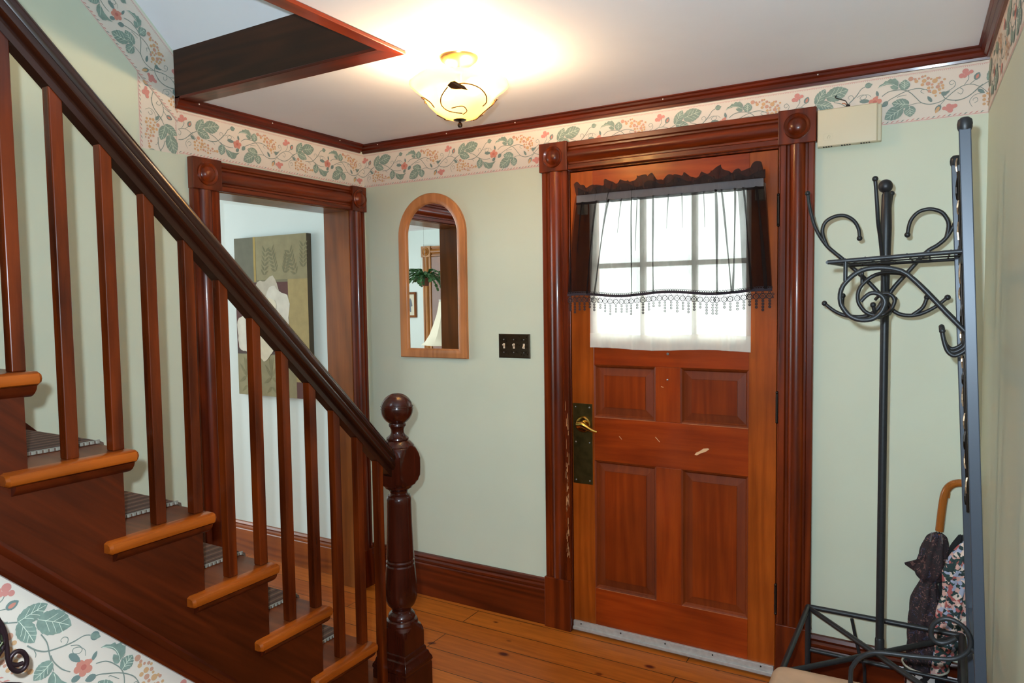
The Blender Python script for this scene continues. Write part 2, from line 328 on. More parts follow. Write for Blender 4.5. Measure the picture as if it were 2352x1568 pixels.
# ------------------------------------------------------------------ room shell
struct('floor', MB().box(-3.75, 3.05, -5.1, 0.2, -0.1, 0), pine, 'wide knotty pine board floor of the entry hall', 'floor')
mb = MB(); mb.box(-0.16, 1.175, 0, 0.15, 0, 2.45); mb.box(2.075, 3.0, 0, 0.15, 0, 2.45); mb.box(1.175, 2.075, 0, 0.15, 2.075, 2.45)
struct('wall_back', mb, sage, 'sage green wall that holds the front door', 'wall')
mb = MB()
for b in ((-5, -0.915, 0, 5), (-0.915, -0.115, 1.975, 2.45), (-0.115, 0, 0, 2.45)):
    mb.box(-0.08, 0, b[0], b[1], b[2], b[3], 0); mb.box(-0.16, -0.08, b[0], b[1], b[2], b[3], 1)
struct('wall_left', mb, [sage, roomwall], 'sage green wall along the staircase with the open doorway', 'wall')
mb = MB(); mb.prism([(RW, 0.15), (RW, 0), (rwx(-5), -5), (rwx(-5) + 0.15, -5), (RW + 0.2, 0.15)], lambda u, v, w: (u, v, w), 0, 2.45)
struct('wall_right', mb, sage, 'sage green wall at the right edge behind the iron rack', 'wall')
struct('wall_front', MB().box(-0.16, 3.1, -5.15, -5, 0, 5), sage, 'sage green wall at the near end of the hall', 'wall')
mb = MB(); mb.box(0, 2.95, -1.0, 0.15, H, H + 0.1); mb.box(1.09, 3.0, -5, -1.0, H, H + 0.1)
struct('ceiling', mb, ceil_m, 'pale ceiling of the entry hall around the stair opening', 'ceiling')
mb = MB(); mb.prism([(-1.055, 2.466), (-3.4, 4.733), (-3.4, 4.85), (-0.95, 2.50)], lambda u, v, w: (w, u, v), 0, 1.10); mb.box(0, 1.1, -5, -3.35, 4.73, 4.85)
struct('ceiling.001', mb, ceil_m, 'pale sloping ceiling that rises above the staircase', 'ceiling')
struct('wall_stairwell', MB().box(1.05, 1.10, -5, -1.0, H + 0.02, 4.9), sage, 'sage green side wall of the stair opening', 'wall')
# side room beyond the doorway
struct('wall_side_room_back', MB().box(-3.75, -0.16, -0.0195, 0.13, 0, H + 0.1), roomwall, 'pale wall behind the canvas in the side room', 'wall')
struct('wall_side_room_far', MB().box(-3.75, -0.16, -3.85, -3.725, 0, H + 0.1), roomwall, 'pale side room wall seen in the mirror', 'wall')
struct('wall_side_room_left', MB().box(-3.8, -3.7, -3.85, 0.13, 0, H + 0.1), roomwall, 'pale outer wall of the side room', 'wall')
struct('ceiling.002', MB().box(-3.75, -0.08, -3.85, 0.13, H, H + 0.1), ceil_m, 'pale ceiling of the side room', 'ceiling')

# ------------------------------------------------------------------ wallpaper borders
MOTIF = [('st',[(0.0,0.1034),(-0.021,0.0914),(-0.044,0.0724),(-0.068,0.0574),(-0.095,0.0534)],0.0026,'v'),('st',[(0.0,0.1034),(0.035,0.1244),(0.051,0.1354)],0.0026,'v'),('st',[(0.06,0.1034),(0.083,0.0954),(0.103,0.0804),(0.122,0.0664),(0.136,0.0564)],0.0026,'v'),('st',[(0.109,0.0784),(0.124,0.0704),(0.151,0.0654),(0.172,0.0674)],0.0026,'v'),('st',[(0.05,0.0754),(0.074,0.0754),(0.095,0.0814),(0.115,0.0974),(0.134,0.1164),(0.148,0.1364),(0.161,0.1434)],0.0031,'v'),('st',[(0.068,0.0744),(0.078,0.0694),(0.082,0.0634)],0.0017,'v'),('st',[(0.121,0.1014),(0.124,0.1114),(0.118,0.1194),(0.109,0.1174),(0.107,0.1104),(0.112,0.1074)],0.0017,'v'),('st',[(0.135,0.1094),(0.15,0.1164),(0.164,0.1134),(0.164,0.1044),(0.152,0.0994),(0.145,0.1064),(0.155,0.1144),(0.171,0.1144),(0.181,0.1054)],0.0017,'v'),('st',[(0.215,0.1014),(0.233,0.1134),(0.256,0.1164),(0.282,0.1134),(0.302,0.1014),(0.321,0.0794),(0.336,0.0624),(0.36,0.0534),(0.385,0.0554),(0.405,0.0634),(0.413,0.0704),(0.433,0.0874),(0.457,0.1004),(0.481,0.1014),(0.5,0.0924),(0.515,0.0804),(0.528,0.0654)],0.0026,'v'),('st',[(0.221,0.0644),(0.235,0.0834),(0.256,0.0944),(0.281,0.1054),(0.307,0.1114),(0.329,0.1114),(0.352,0.1024),(0.364,0.0914)],0.0026,'v'),('st',[(0.282,0.1134),(0.269,0.1274),(0.267,0.1434)],0.0019,'v'),('st',[(0.3,0.0584),(0.321,0.0624),(0.341,0.0604)],0.0019,'v'),('st',[(0.305,0.0594),(0.28,0.0544),(0.272,0.0494)],0.0019,'v'),('st',[(0.352,0.1044),(0.337,0.1054),(0.334,0.0984),(0.344,0.0924)],0.0017,'v'),('st',[(0.397,0.0834),(0.405,0.0674),(0.422,0.0584),(0.449,0.0554),(0.476,0.0654),(0.5,0.0874),(0.512,0.0964)],0.0026,'v'),('st',[(0.416,0.0914),(0.43,0.0994),(0.435,0.1124),(0.426,0.1234),(0.417,0.1164),(0.423,0.1084),(0.431,0.1134)],0.0017,'v'),('st',[(0.447,0.0954),(0.457,0.0864),(0.452,0.0734),(0.442,0.0804)],0.0019,'v'),('st',[(0.405,0.0614),(0.392,0.0464),(0.391,0.0394)],0.0019,'v'),('st',[(0.471,0.1334),(0.472,0.1204),(0.46,0.1024)],0.0019,'v'),('st',[(0.492,0.1154),(0.476,0.1024)],0.0019,'v'),('st',[(-0.019,0.0684),(-0.04,0.0644),(-0.053,0.0464),(-0.045,0.0274)],0.0017,'v'),('st',[(-0.039,0.0394),(-0.03,0.0444),(-0.032,0.0544),(-0.042,0.0534),(-0.043,0.0474)],0.0017,'v'),('st',[(0.291,0.0954),(0.266,0.0934),(0.264,0.0894)],0.0017,'v'),('leaf',(0.0,0.1034),(0.03,0.1564),0.018,'g'),('leaf',(0.033,0.1234),(0.107,0.1424),0.0258,'g'),('leaf',(0.003,0.1054),(0.059,0.0854),0.018,'g'),('leaf',(0.12,0.0694),(0.11,0.0264),0.0174,'g'),('poly',[(0.135,0.0554),(0.136,0.0424),(0.139,0.0364),(0.147,0.0264),(0.155,0.0244),(0.163,0.0194),(0.173,0.0214),(0.18,0.0224),(0.187,0.0314),(0.188,0.0374),(0.196,0.0444),(0.205,0.0524),(0.187,0.0474),(0.166,0.0474),(0.15,0.0524)],'g'),('st',[(0.14,0.0524),(0.15,0.0454),(0.165,0.0254)],0.0012,'w'),('poly',[(0.201,0.1314),(0.208,0.1414),(0.218,0.1454),(0.225,0.1534),(0.231,0.1514),(0.239,0.1584),(0.247,0.1554),(0.255,0.1574),(0.26,0.1514),(0.265,0.1454),(0.265,0.1234),(0.254,0.1324),(0.241,0.1384),(0.229,0.1394),(0.213,0.1364)],'g'),('st',[(0.204,0.1334),(0.226,0.1424),(0.247,0.1384),(0.264,0.1274)],0.0012,'w'),('leaf',(0.265,0.1214),(0.24,0.1314),0.0072,'g'),('leaf',(0.283,0.1134),(0.286,0.1484),0.0168,'g'),('leaf',(0.299,0.0624),(0.246,0.0734),0.018,'g'),('leaf',(0.28,0.0534),(0.224,0.0204),0.0228,'g'),('leaf',(0.3,0.0564),(0.303,0.0184),0.018,'g'),('leaf',(0.144,0.0944),(0.178,0.0914),0.0072,'d'),('leaf',(0.202,0.1034),(0.198,0.1234),0.0048,'d'),('leaf',(0.233,0.0814),(0.216,0.0644),0.0084,'d'),('leaf',(0.187,0.0534),(0.201,0.0684),0.0072,'d'),('leaf',(0.367,0.0604),(0.354,0.0814),0.0054,'d'),('leaf',(0.41,0.0784),(0.393,0.0874),0.0072,'d'),('leaf',(0.396,0.0774),(0.42,0.0904),0.0048,'d'),('leaf',(-0.03,0.0814),(-0.011,0.0674),0.006,'d'),('dot',(0.171,0.1464),0.0098,'d'),('leaf',(0.161,0.1434),(0.185,0.1494),0.0066,'g'),('leaf',(0.491,0.1144),(0.502,0.1374),0.009,'d'),('leaf',(0.494,0.1174),(0.5,0.1324),0.0042,'r'),('leaf',(0.392,0.0464),(0.378,0.0224),0.0084,'d'),('leaf',(0.389,0.0414),(0.378,0.0204),0.0054,'o'),('dot',(0.194,0.0944),0.0086,'f'),('dot',(0.206,0.0864),0.0086,'f'),('dot',(0.2,0.0754),0.0082,'f'),('dot',(0.184,0.0764),0.0082,'f'),('dot',(0.182,0.0874),0.0086,'f'),('dot',(0.198,0.1004),0.0053,'f'),('dot',(0.193,0.0854),0.0062,'F'),('dot',(0.404,0.0334),0.0062,'p'),('dot',(0.417,0.0394),0.0077,'p'),('dot',(0.426,0.0354),0.0082,'p'),('dot',(0.435,0.0374),0.0067,'p'),('dot',(0.421,0.0244),0.0082,'p'),('dot',(0.413,0.0294),0.0062,'p'),('dot',(0.463,0.1464),0.0091,'p'),('dot',(0.452,0.1334),0.0079,'p'),('dot',(0.479,0.1424),0.0062,'p'),('dot',(0.461,0.1314),0.0062,'p'),('dot',(0.469,0.1374),0.0062,'p'),('dot',(0.303,0.1474),0.0087,'t'),('dot',(0.32,0.1364),0.0068,'o'),('dot',(0.316,0.1444),0.005,'t'),('dot',(0.338,0.1494),0.005,'t'),('dot',(0.346,0.1504),0.0041,'o'),('dot',(0.343,0.1344),0.0078,'o'),('dot',(0.355,0.1414),0.0059,'t'),('dot',(0.364,0.1374),0.0041,'o'),('dot',(0.338,0.1224),0.0064,'o'),('dot',(0.355,0.1234),0.0078,'t'),('dot',(0.375,0.1294),0.0091,'o'),('dot',(0.367,0.1184),0.005,'t'),('dot',(0.388,0.1374),0.005,'t'),('dot',(0.403,0.1304),0.0046,'o'),('dot',(0.394,0.1214),0.0059,'t'),('dot',(0.386,0.1174),0.0041,'o'),('dot',(0.357,0.1084),0.0059,'o'),('dot',(0.368,0.1084),0.0046,'o'),('dot',(0.384,0.1084),0.0073,'t'),('dot',(0.398,0.1104),0.0059,'o'),('dot',(0.359,0.0974),0.0059,'t'),('dot',(0.374,0.0924),0.0087,'o'),('dot',(0.389,0.0984),0.0059,'o'),('dot',(0.399,0.1014),0.0046,'o'),('dot',(0.378,0.0794),0.0041,'o'),('dot',(0.391,0.0864),0.0041,'o'),('dot',(0.328,0.1444),0.0041,'t'),('dot',(0.381,0.1374),0.0046,'o'),('dot',(0.005,0.0764),0.0082,'t'),('dot',(0.022,0.0704),0.0059,'o'),('dot',(-0.003,0.0644),0.0046,'o'),('dot',(-0.012,0.0574),0.0064,'o'),('dot',(0.009,0.0594),0.005,'o'),('dot',(0.022,0.0554),0.0082,'o'),('dot',(0.034,0.0594),0.0046,'o'),('dot',(0.049,0.0554),0.0059,'t'),('dot',(-0.012,0.0454),0.0059,'o'),('dot',(0.002,0.0464),0.0046,'o'),('dot',(0.016,0.0434),0.0068,'o'),('dot',(0.03,0.0454),0.0046,'o'),('dot',(-0.012,0.0314),0.0055,'o'),('dot',(0.002,0.0284),0.0064,'o'),('dot',(0.015,0.0324),0.0041,'o'),('dot',(0.027,0.0334),0.0059,'t'),('dot',(0.038,0.0474),0.0046,'o'),('dot',(0.05,0.0434),0.0059,'o'),('dot',(0.036,0.0294),0.0041,'t'),('dot',(0.048,0.0254),0.0059,'o'),('dot',(0.06,0.0364),0.005,'t'),('dot',(0.059,0.0244),0.0036,'t'),('dot',(0.07,0.0454),0.0059,'t'),('dot',(0.072,0.0344),0.0036,'t'),('dot',(0.081,0.0374),0.005,'o'),('dot',(0.092,0.0384),0.0068,'o'),('dot',(0.047,0.0344),0.0032,'t'),('dot',(-0.003,0.0374),0.0032,'o')]
PERIOD = 0.529; BH = 0.173
PAL = {'g': 1, 'v': 2, 'd': 3, 'w': 4, 'o': 5, 't': 6, 'f': 7, 'F': 8, 'p': 9, 'r': 7}
PMATS = [cream, p_green, p_vine, p_dark, p_white, p_or, p_tan, p_fl, p_FL, p_pk]
def clip2(poly, planes):
    for a, b, c in planes:                       # keep a*u + b*v <= c
        out = []
        for i, q in enumerate(poly):
            pq = poly[i - 1]; d1 = a * pq[0] + b * pq[1] - c; d2 = a * q[0] + b * q[1] - c
            if (d1 <= 0) != (d2 <= 0):
                t = d1 / (d1 - d2); out.append((pq[0] + (q[0] - pq[0]) * t, pq[1] + (q[1] - pq[1]) * t))
            if d2 <= 0: out.append(q)
        poly = out
        if len(poly) < 3: return []
    return poly
def stroke(pts, w):
    P = catmull([(a, b, 0) for a, b in pts], 4); out = []; L_, R_ = [], []
    for i, q in enumerate(P):
        t = (P[min(i + 1, len(P) - 1)] - P[max(i - 1, 0)]).normalized(); n = Vector((-t.y, t.x, 0)) * (w / 2) * (1.0 if i < len(P) * 0.7 else 0.8)
        L_.append((q + n)[:2]); R_.append((q - n)[:2])
    return [[L_[i], L_[i + 1], R_[i + 1], R_[i]] for i in range(len(P) - 1)]
def leafpts(b, t, w):
    b = Vector(b); t = Vector(t); d = t - b; n = Vector((-d.y, d.x)).normalized(); out = []
    prof = [(0.0, 0.0), (0.03, 0.42), (0.14, 0.74), (0.17, 0.72), (0.3, 0.98), (0.34, 0.93), (0.46, 1.03), (0.5, 0.96), (0.62, 0.93), (0.65, 0.83), (0.77, 0.72), (0.8, 0.6), (0.91, 0.34), (1.0, 0.0)]
    for s, k in prof: out.append(tuple(b + d * s + n * w * k))
    for s, k in reversed(prof[1:-1]): out.append(tuple(b + d * s - n * w * k))
    return out
def shapes():
    S = []
    for e in MOTIF:
        if e[0] == 'leaf':
            _, b, t, w, c = e; S.append((leafpts(b, t, w), c, 2))
            if w > 0.0125 and c == 'g':
                bv, tv = Vector(b), Vector(t); d = tv - bv; n = Vector((-d.y, d.x)).normalized()
                for q in stroke([tuple(bv), tuple(bv + d * 0.5 + n * w * 0.06), tuple(bv + d * 0.93)], 0.0012): S.append((q, 'w', 3))
                for s in (0.22, 0.42, 0.62):
                    for sg in (1, -1):
                        a0 = bv + d * s; a1 = bv + d * (s + 0.16) + n * sg * w * 0.45; a2 = bv + d * (s + 0.24) + n * sg * w * 0.72
                        for q in stroke([tuple(a0), tuple(a1), tuple(a2)], 0.0009): S.append((q, 'w', 3))
        elif e[0] == 'poly': S.append((e[1], e[2], 2))
        elif e[0] == 'st':
            for q in stroke(e[1], e[2]): S.append((q, e[3], 3 if e[3] == 'w' else 1))
        else:
            _, c, r, col = e; r = r * (.86 if e[3] in 'ot' else 1); k = 12 if r > 0.006 else 8
            S.append(([(c[0] + r * 1.05 * math.cos(2 * PI * i / k), c[1] + r * math.sin(2 * PI * i / k)) for i in range(k)], col, 3 if col in 'F' else 2))
    return S
SHAPES = shapes()
def border(name, label, o, U, V, N, u0, u1, phase, planes=(), v0=0.0, v1=BH, stitch=True):
    o, U, V, N = Vector(o), Vector(U), Vector(V), Vector(N); mb = MB()
    base = [(1, 0, u1), (-1, 0, -u0), (0, 1, v1), (0, -1, -v0)] + list(planes)
    cnt = [0]
    def put(poly, mi, layer):
        cnt[0] = (cnt[0] + 1) % 160
        poly = clip2(poly, base)
        if len(poly) < 3: return
        ar = sum(poly[i - 1][0] * poly[i][1] - poly[i][0] * poly[i - 1][1] for i in range(len(poly)))
        if abs(ar) < 1e-7: return
        if ar < 0: poly = poly[::-1]
        mb.face([o + U * a + V * b + N * (0.0006 + 0.0006 * layer + (0.0000035 * cnt[0] if layer else 0)) for a, b in poly], mi)
    put([(u0, v0), (u1, v0), (u1, v1), (u0, v1)], 0, 0)
    k = math.floor((u0 - phase) / PERIOD) - 1
    while phase + k * PERIOD < u1 + 0.1:
        s = phase + k * PERIOD
        for poly, c, ly in SHAPES:
            us = [a for a, b in poly]
            if max(us) + s < u0 or min(us) + s > u1: continue
            put([(a + s, b) for a, b in poly], PAL[c], ly)
        k += 1
    if stitch:                                   # rope edge along the bottom, hairlines along the top
        n = int((u1 - u0) / 0.0155)
        for i in range(n):
            a = u0 + 0.0155 * i; put([(a, 0.0055), (a + 0.004, 0.0055), (a + 0.0125, 0.0115), (a + 0.007, 0.0112)], 9 if i % 3 else 2, 1)
        put([(u0, 0.003), (u1, 0.003), (u1, 0.0044), (u0, 0.0044)], 9, 1)
        put([(u0, v1 - 0.0085), (u1, v1 - 0.0085), (u1, v1 - 0.0075), (u0, v1 - 0.0075)], 9, 1)
        n = int((u1 - u0) / 0.006)
        for i in range(n):
            a = u0 + 0.006 * i; put([(a, v1 - 0.012), (a + 0.0022, v1 - 0.012), (a + 0.0012, v1 - 0.0085)], 9, 1)
    bm = mb.bm; me = bpy.data.meshes.new(name); bm.to_mesh(me); bm.free()
    for mt in PMATS: me.materials.append(mt)
    ob = bpy.data.objects.new(name, me); COL.objects.link(ob)
    return tag(ob, label, 'wallpaper border', kind='structure')
ZB = 2.0936
border('trim_5', 'grapevine wallpaper border above the front door on the sage wall', (0, 0, ZB), (1, 0, 0), (0, 0, 1), (0, -1, 0), 0.001, RW - 0.001, 0.076)
border('trim_6', 'grapevine wallpaper border above the open doorway', (0, -1.07, ZB), (0, 1, 0), (0, 0, 1), (1, 0, 0), 0, 1.069, 0.084)
ru = Vector((RWS, -1, 0)).normalized()
border('trim_7', 'grapevine wallpaper border high on the right hand wall', (RW, 0, ZB), ru, (0, 0, 1), (-1, -RWS, 0), 0.001, 4.9, 0.0)
A44 = 0.768
border('trim_8', 'grapevine wallpaper border slanting up the stair wall under the sloping ceiling', (0, -1.066, 2.209), (0, math.cos(A44), -math.sin(A44)), (0, math.sin(A44), math.cos(A44)), (1, 0, 0), -2.9, 0.3, -0.601, planes=[(math.cos(A44), math.sin(A44), -0.004)], v1=BH + .013)
# short upright piece below the slanting one
c44, s44 = math.cos(A44), math.sin(A44)
border('trim_9', 'short upright piece of grapevine border beside the doorway border', (0, -1.232, 2.36), (0, 0, -1), (0, 1, 0), (1, 0, 0), -0.01, 0.27, 0.168, v1=0.162,
       planes=[(-c44, s44, 0.0 + (c44 * 0.0 + 0.008))])

# ------------------------------------------------------------------ mouldings
CAS = [(0, 0), (0, .020), (.03, .024), (.17, .024), (.21, .016), (.27, .016), (.33, .026), (.42, .032), (.5, .034), (.58, .032), (.67, .026), (.73, .016), (.79, .016), (.83, .024), (.97, .024), (1, .020), (1, 0)]
BASE = [(0, 0), (.020, 0), (.020, .160), (.017, .166), (.022, .172), (.022, .182), (.014, .190), (.018, .200), (.012, .212), (0, .214)]
CROWN = [(0, 0), (.010, 0), (.012, .008), (.020, .012), (.020, .022), (.027, .028), (.027, .036), (.034, .040), (.034, .0432), (0, .0432)]
def rosette(mb, c, ax, sgn, mi=0):
    prof = [(0.047, 0), (0.047, .004), (0.043, .008), (0.038, .005), (0.034, .003), (0.030, .006), (0.026, .012), (0.018, .017), (0.008, .019), (0.0005, .0195)]
    mb.lathe([(r, sgn * h) for r, h in prof], c, ax, 32, mi)
# front door casing
cas = thing('trim_1', 'reddish wood casing with bullseye corner blocks around the front door', 'door casing', (1.62, 0, 0), kind='structure')
DL0, DL1, DR0, DR1, HB, HT = 1.056, 1.189, 2.067, 2.196, 2.06, 2.186
for a, b in ((DL0, DL1), (DR0, DR1)):
    MB().prism([(a + .004 + (b - a - .008) * u, -v) for u, v in CAS], lambda u, v, w: (u, v, w), 0.234, HB).build('side_casing', trim_z, cas, smooth=30)
    MB().box(a, b, -0.034, 0, 0, 0.234).build('plinth_block', trim_z, cas, bevel=.003)
    mb = MB().box(a - .002, b + .002, -0.036, 0, HB, HT); 
    blk_o = mb.build('corner_block', trim_z, cas, bevel=.003)
    r = MB(); rosette(r, ((a + b) / 2, -0.0358, (HB + HT) / 2), 'y', -1); r.build('rosette', trim_z, blk_o, smooth=35)
MB().prism([(HB + .003 + (HT - HB - .006) * u, -v) for u, v in CAS], lambda u, v, w: (w, v, u), DL1 + .002, DR0 - .002).build('head_casing', trim_x, cas, smooth=30)
mb = MB(); mb.box(1.175, 1.188, -0.004, 0.15, 0, 2.075); mb.box(2.0625, 2.075, -0.004, 0.15, 0, 2.075); mb.box(1.188, 2.0625, -0.004, 0.15, 2.056, 2.075)
mb.box(1.188, 1.20, 0.048, 0.08, 0, 2.056); mb.box(2.05, 2.0625, 0.048, 0.08, 0, 2.056); mb.box(1.188, 2.0625, 0.048, 0.08, 2.044, 2.056)
mb.build('door_jamb', trim_z, cas, bevel=.002)
# worn strip where the varnish has rubbed off the left casing
mb = MB()
for i in range(46):
    z = random.uniform(0.32, 1.02); x = random.uniform(1.168, 1.1835); l = random.uniform(.012, .05); w = random.uniform(.0006, .0020)
    mb.face([(x - w, -.0252, z), (x + w, -.0252, z + l * .1), (x + w * .6, -.0252, z + l), (x - w * .5, -.0252, z + l * .9)])
mb.build('worn_varnish', plain('bare_worn_wood', hexc(196, 140, 92), 0.7), cas)
# doorway casing on the stair wall
dc = thing('trim_2', 'reddish wood casing around the open doorway behind the stair rail', 'door casing', (0, -.53, 0), kind='structure')
AL0, AL1, AR0, AR1, AHB, AHT = -1.035, -0.9014, -0.1266, -0.0266, 1.9624, 2.0888
for a, b in ((AL0, AL1), (AR0, AR1)):
    MB().prism([(a + .003 + (b - a - .006) * u, v) for u, v in CAS], lambda u, v, w: (v, u, w), 0.2, AHB).build('side_casing', trim_z, dc, smooth=30)
    MB().box(0, .034, a, b, 0, 0.2).build('plinth_block', trim_z, dc, bevel=.003)
    bo = MB().box(0, .036, a - .001, b + .001, AHB, AHT).build('corner_block', trim_z, dc, bevel=.003)
    r = MB(); rosette(r, (.0358, (a + b) / 2, (AHB + AHT) / 2), 'x', 1); r.build('rosette', trim_z, bo, smooth=35)
MB().prism([(AHB + .003 + (AHT - AHB - .006) * u, v) for u, v in CAS], lambda u, v, w: (v, w, u), AL1 + .002, AR0 - .002).build('head_casing', trim_y, dc, smooth=30)
mb = MB(); mb.box(-.172, .003, -.915, AL1, 0, 1.975); mb.box(-.172, .003, AR0 - .0, -.115, 0, 1.975); mb.box(-.172, .003, AL1, AR0, AHB, 1.975)
mb.build('door_jamb', jamb_w, dc, bevel=.002)
# baseboards
for i, (a, b) in enumerate(((0.002, DL0), (DR1, RW - .024))):
    mb = MB().prism([(-u, v) for u, v in BASE], lambda u, v, w: (w, u, v), a, b)
    struct('baseboard_back' + ('' if i == 0 else '.001'), mb, base_x, ['dark wood baseboard between the newel post and the front door', 'dark wood baseboard right of the front door'][i], 'baseboard', smooth=25)
mb = MB().prism([(-.0195 - u, v * .885) for u, v in BASE], lambda u, v, w: (w, u, v), -3.7, -.16)
struct('baseboard_side_room', mb, wood('side_room_baseboard_wood', hexc(120, 66, 28), hexc(152, 90, 42), 'x'), 'brown wood baseboard below the canvas in the side room', 'baseboard', smooth=25)
mb = MB().prism(BASE, lambda u, v, w: (rwx(w) - u, w, v), -4.9, -.024)
struct('baseboard_right', mb, wood('right_baseboard_wood', hexc(86, 28, 10), hexc(122, 46, 18), 'y'), 'dark wood baseboard along the right hand wall', 'baseboard', smooth=25)
# crown mouldings
ZC = 2.2668
struct('trim_10', MB().prism([(-u, ZC + v) for u, v in CROWN], lambda u, v, w: (w, u, v), .0005, RW - .001), crown_x, 'dark wood crown moulding above the front door wall', 'crown moulding', smooth=20)
struct('trim_11', MB().prism([(u, ZC + v) for u, v in CROWN], lambda u, v, w: (u, w, v), -1.079, -.0345), crown_y, 'dark wood crown moulding above the open doorway', 'crown moulding', smooth=20)
struct('trim_12', MB().prism([(u, ZC + v) for u, v in CROWN], lambda u, v, w: (rwx(w) - u, w, v), -4.9, -.0345), crown_y, 'dark wood crown moulding on the right hand wall', 'crown moulding', smooth=20)
nh = MB()
for x in (.12, .55, .93, 1.62, 2.2): nh.ball((x, -.0275, 2.299), .0028, seg=8)
for y in (-.99, -.62, -.2): nh.ball((.0275, y, 2.299), .003, seg=8)
struct('trim_15', nh, plain('filler_white', hexc(214, 208, 200), .7), 'pale filled nail heads along the crown moulding', 'nail heads')
# stair opening: fascia and flat edge trim
struct('trim_13', MB().box(0.001, 1.05, -1.079, -1.0555, 2.303, 2.492), fascia_w, 'dark wood fascia board closing the stair opening', 'fascia', bevel=.002)
et = thing('trim_14', 'reddish flat trim framing the stair opening in the ceiling', 'trim', (1.05, -1.05, H), kind='structure')
mb = MB(); mb.loft([[(0.035, -1.083, z), (1.040, -1.083, z), (1.088, -1.0, z), (0.035, -1.0, z)] for z in (2.299, 2.3095)]); mb.build('edge_trim', crown_x, et, bevel=.002)
mb = MB(); mb.loft([[(1.040, -1.083, z), (1.040, -4.9, z), (1.115, -4.9, z), (1.088, -1.0, z)] for z in (2.297, 2.3095)]); mb.build('edge_trim', wood('opening_edge_wood', hexc(110, 38, 14), hexc(150, 60, 24), 'y'), et, bevel=.002)

# ------------------------------------------------------------------ staircase
NT = 10; XF = XS - 0.029                     # XF: outer face of the stringer
st_ = thing('staircase', 'dark wood staircase with square balusters, sloping handrail and ball topped newel', 'staircase', (0.5, -1.0, 0))
def nose(k): return Y0 - RUN * k
def ztop(k): return RISE * (k + 1)
tprof = [(0, 0), (0.004, -.009), (.0, -.022), (-.008, -.028), (-RUN - .03, -.028), (-RUN - .03, 0), (-.008, 0)]
tprof = [(-.010, 0), (-.003, -.004), (0, -.014), (-.003, -.024), (-.010, -.028), (-RUN - .024, -.028), (-RUN - .024, 0)]
for k in range(NT):
    MB().prism([(nose(k) + a, ztop(k) + b) for a, b in tprof], lambda u, v, w: (w, u, v), .002, XS - .034).build('tread', tread_w, st_, smooth=35)
    MB().box(.002, XF - .002, nose(k) - .045, nose(k) - .025, RISE * k, ztop(k) - .028).build('riser', under_w, st_)
    L_ = 0.272
    mb = MB(); ex = [(-.034, 0), (-.010, 0), (-.003, -.004), (0, -.014), (-.003, -.024), (-.010, -.028), (-.034, -.028)]
    mb.loft([[(XS + a * 1.0 - (.006 if e else 0) * (a > -.02), y, ztop(k) + b * (.72 if e else 1) - (.004 if e else 0)) for a, b in ex] for y, e in ((nose(k) - L_, 1), (nose(k) - L_ + .006, 0), (nose(k) - .008, 0), (nose(k) - .001, 1))])
    mb.build('return_nosing', nosing_w, st_, smooth=40)
    mb = MB(); cv = [(-.034, -.028), (-.008, -.028), (-.011, -.036), (-.018, -.044), (-.028, -.050), (-.034, -.052)]
    mb.loft([[(XS + a, y, ztop(k) + b) for a, b in cv] for y in (nose(k) - L_ + .018, nose(k) - .010)]); mb.build('cove_moulding', under_w, st_, smooth=40)
# stringer: stepped board
def btop(y): return .985 - 1.005 * (y + 2.21)    # top of the wallpaper border below the stairs
out = [(nose(0) - .0255, 0)]
for k in range(NT):
    out.append((nose(k) - .0255, ztop(k) - .0285)); out.append((nose(k + 1) - .0255, ztop(k) - .0285))
yl = out[-1][0]; out.append((yl, btop(yl) + .055)); out.append((-2.21 + (.985 + .055) / 1.005, 0))
mb = MB(); mb.loft([[(x, a, b) for a, b in out] for x in (XF - .022, XF)]); mb.build('stringer', string_w, st_)
def along(prof, y0, y1, off=0.0):                # profile (x, perpendicular height) swept parallel to the stairs
    c = math.sqrt(.5); return [[(x, y + h * c, btop(y) + off + h * c) for x, h in prof] for y in (y0, y1)]
mb = MB(); mb.loft(along([(XF - .01, 0), (XF + .016, 0), (XF + .018, .006), (XF + .012, .012), (XF + .012, .030), (XF + .019, .036), (XF + .021, .043), (XF + .014, .050), (XF - .01, .050)], -1.26, -2.95, -.008)); mb.build('stringer_moulding', under_w, st_, smooth=40)
# balusters: square sticks cut to the rail slope
BX = 0.989
def zrail(y): return 1.385 + (-1.5 - y)
bal = {}
for k in range(NT - 1):
    for j, dy in ((0, -.028), (1, -.128)):
        if k == 0 and j == 0: continue
        y = nose(k) + dy; z0 = ztop(k); r = .0132
        src = bal.get(j)
        if src is None:
            mb = MB(); zb = lambda yy: zrail(yy) + .010
            lo = [(BX - r, y - r, z0), (BX + r, y - r, z0), (BX + r, y + r, z0), (BX - r, y + r, z0)]
            mb.loft([lo, [(a, b, zb(b)) for a, b, c in lo]])
            bal[j] = (mb.build('baluster', bal_w, st_, bevel=.002), y, z0)
        else:
            o = src[0].copy(); COL.objects.link(o); o.location = src[0].location + Vector((0, y - src[1], z0 - src[2]))
# handrail
hp = [(-.016, 0), (.016, 0), (.016, .018), (.024, .018), (.032, .024), (.0335, .034), (.030, .040), (.034, .046), (.033, .056), (.026, .066), (.014, .0725), (0, .074), (-.014, .0725), (-.026, .066), (-.033, .056), (-.034, .046), (-.030, .040), (-.0335, .034), (-.032, .024), (-.024, .018), (-.016, .018)]
c = math.sqrt(.5)
mb = MB(); mb.loft([[(BX + x, (y if i else -.985 + 0 * h) + (h * c if i else 0), zrail(y) + h * c if i else zrail(-.985) + h * c * 2) for x, h in hp] for i, y in ((0, -.985), (1, -1.1), (1, -2.98))])
mb.build('handrail', rail_w, st_, smooth=40)
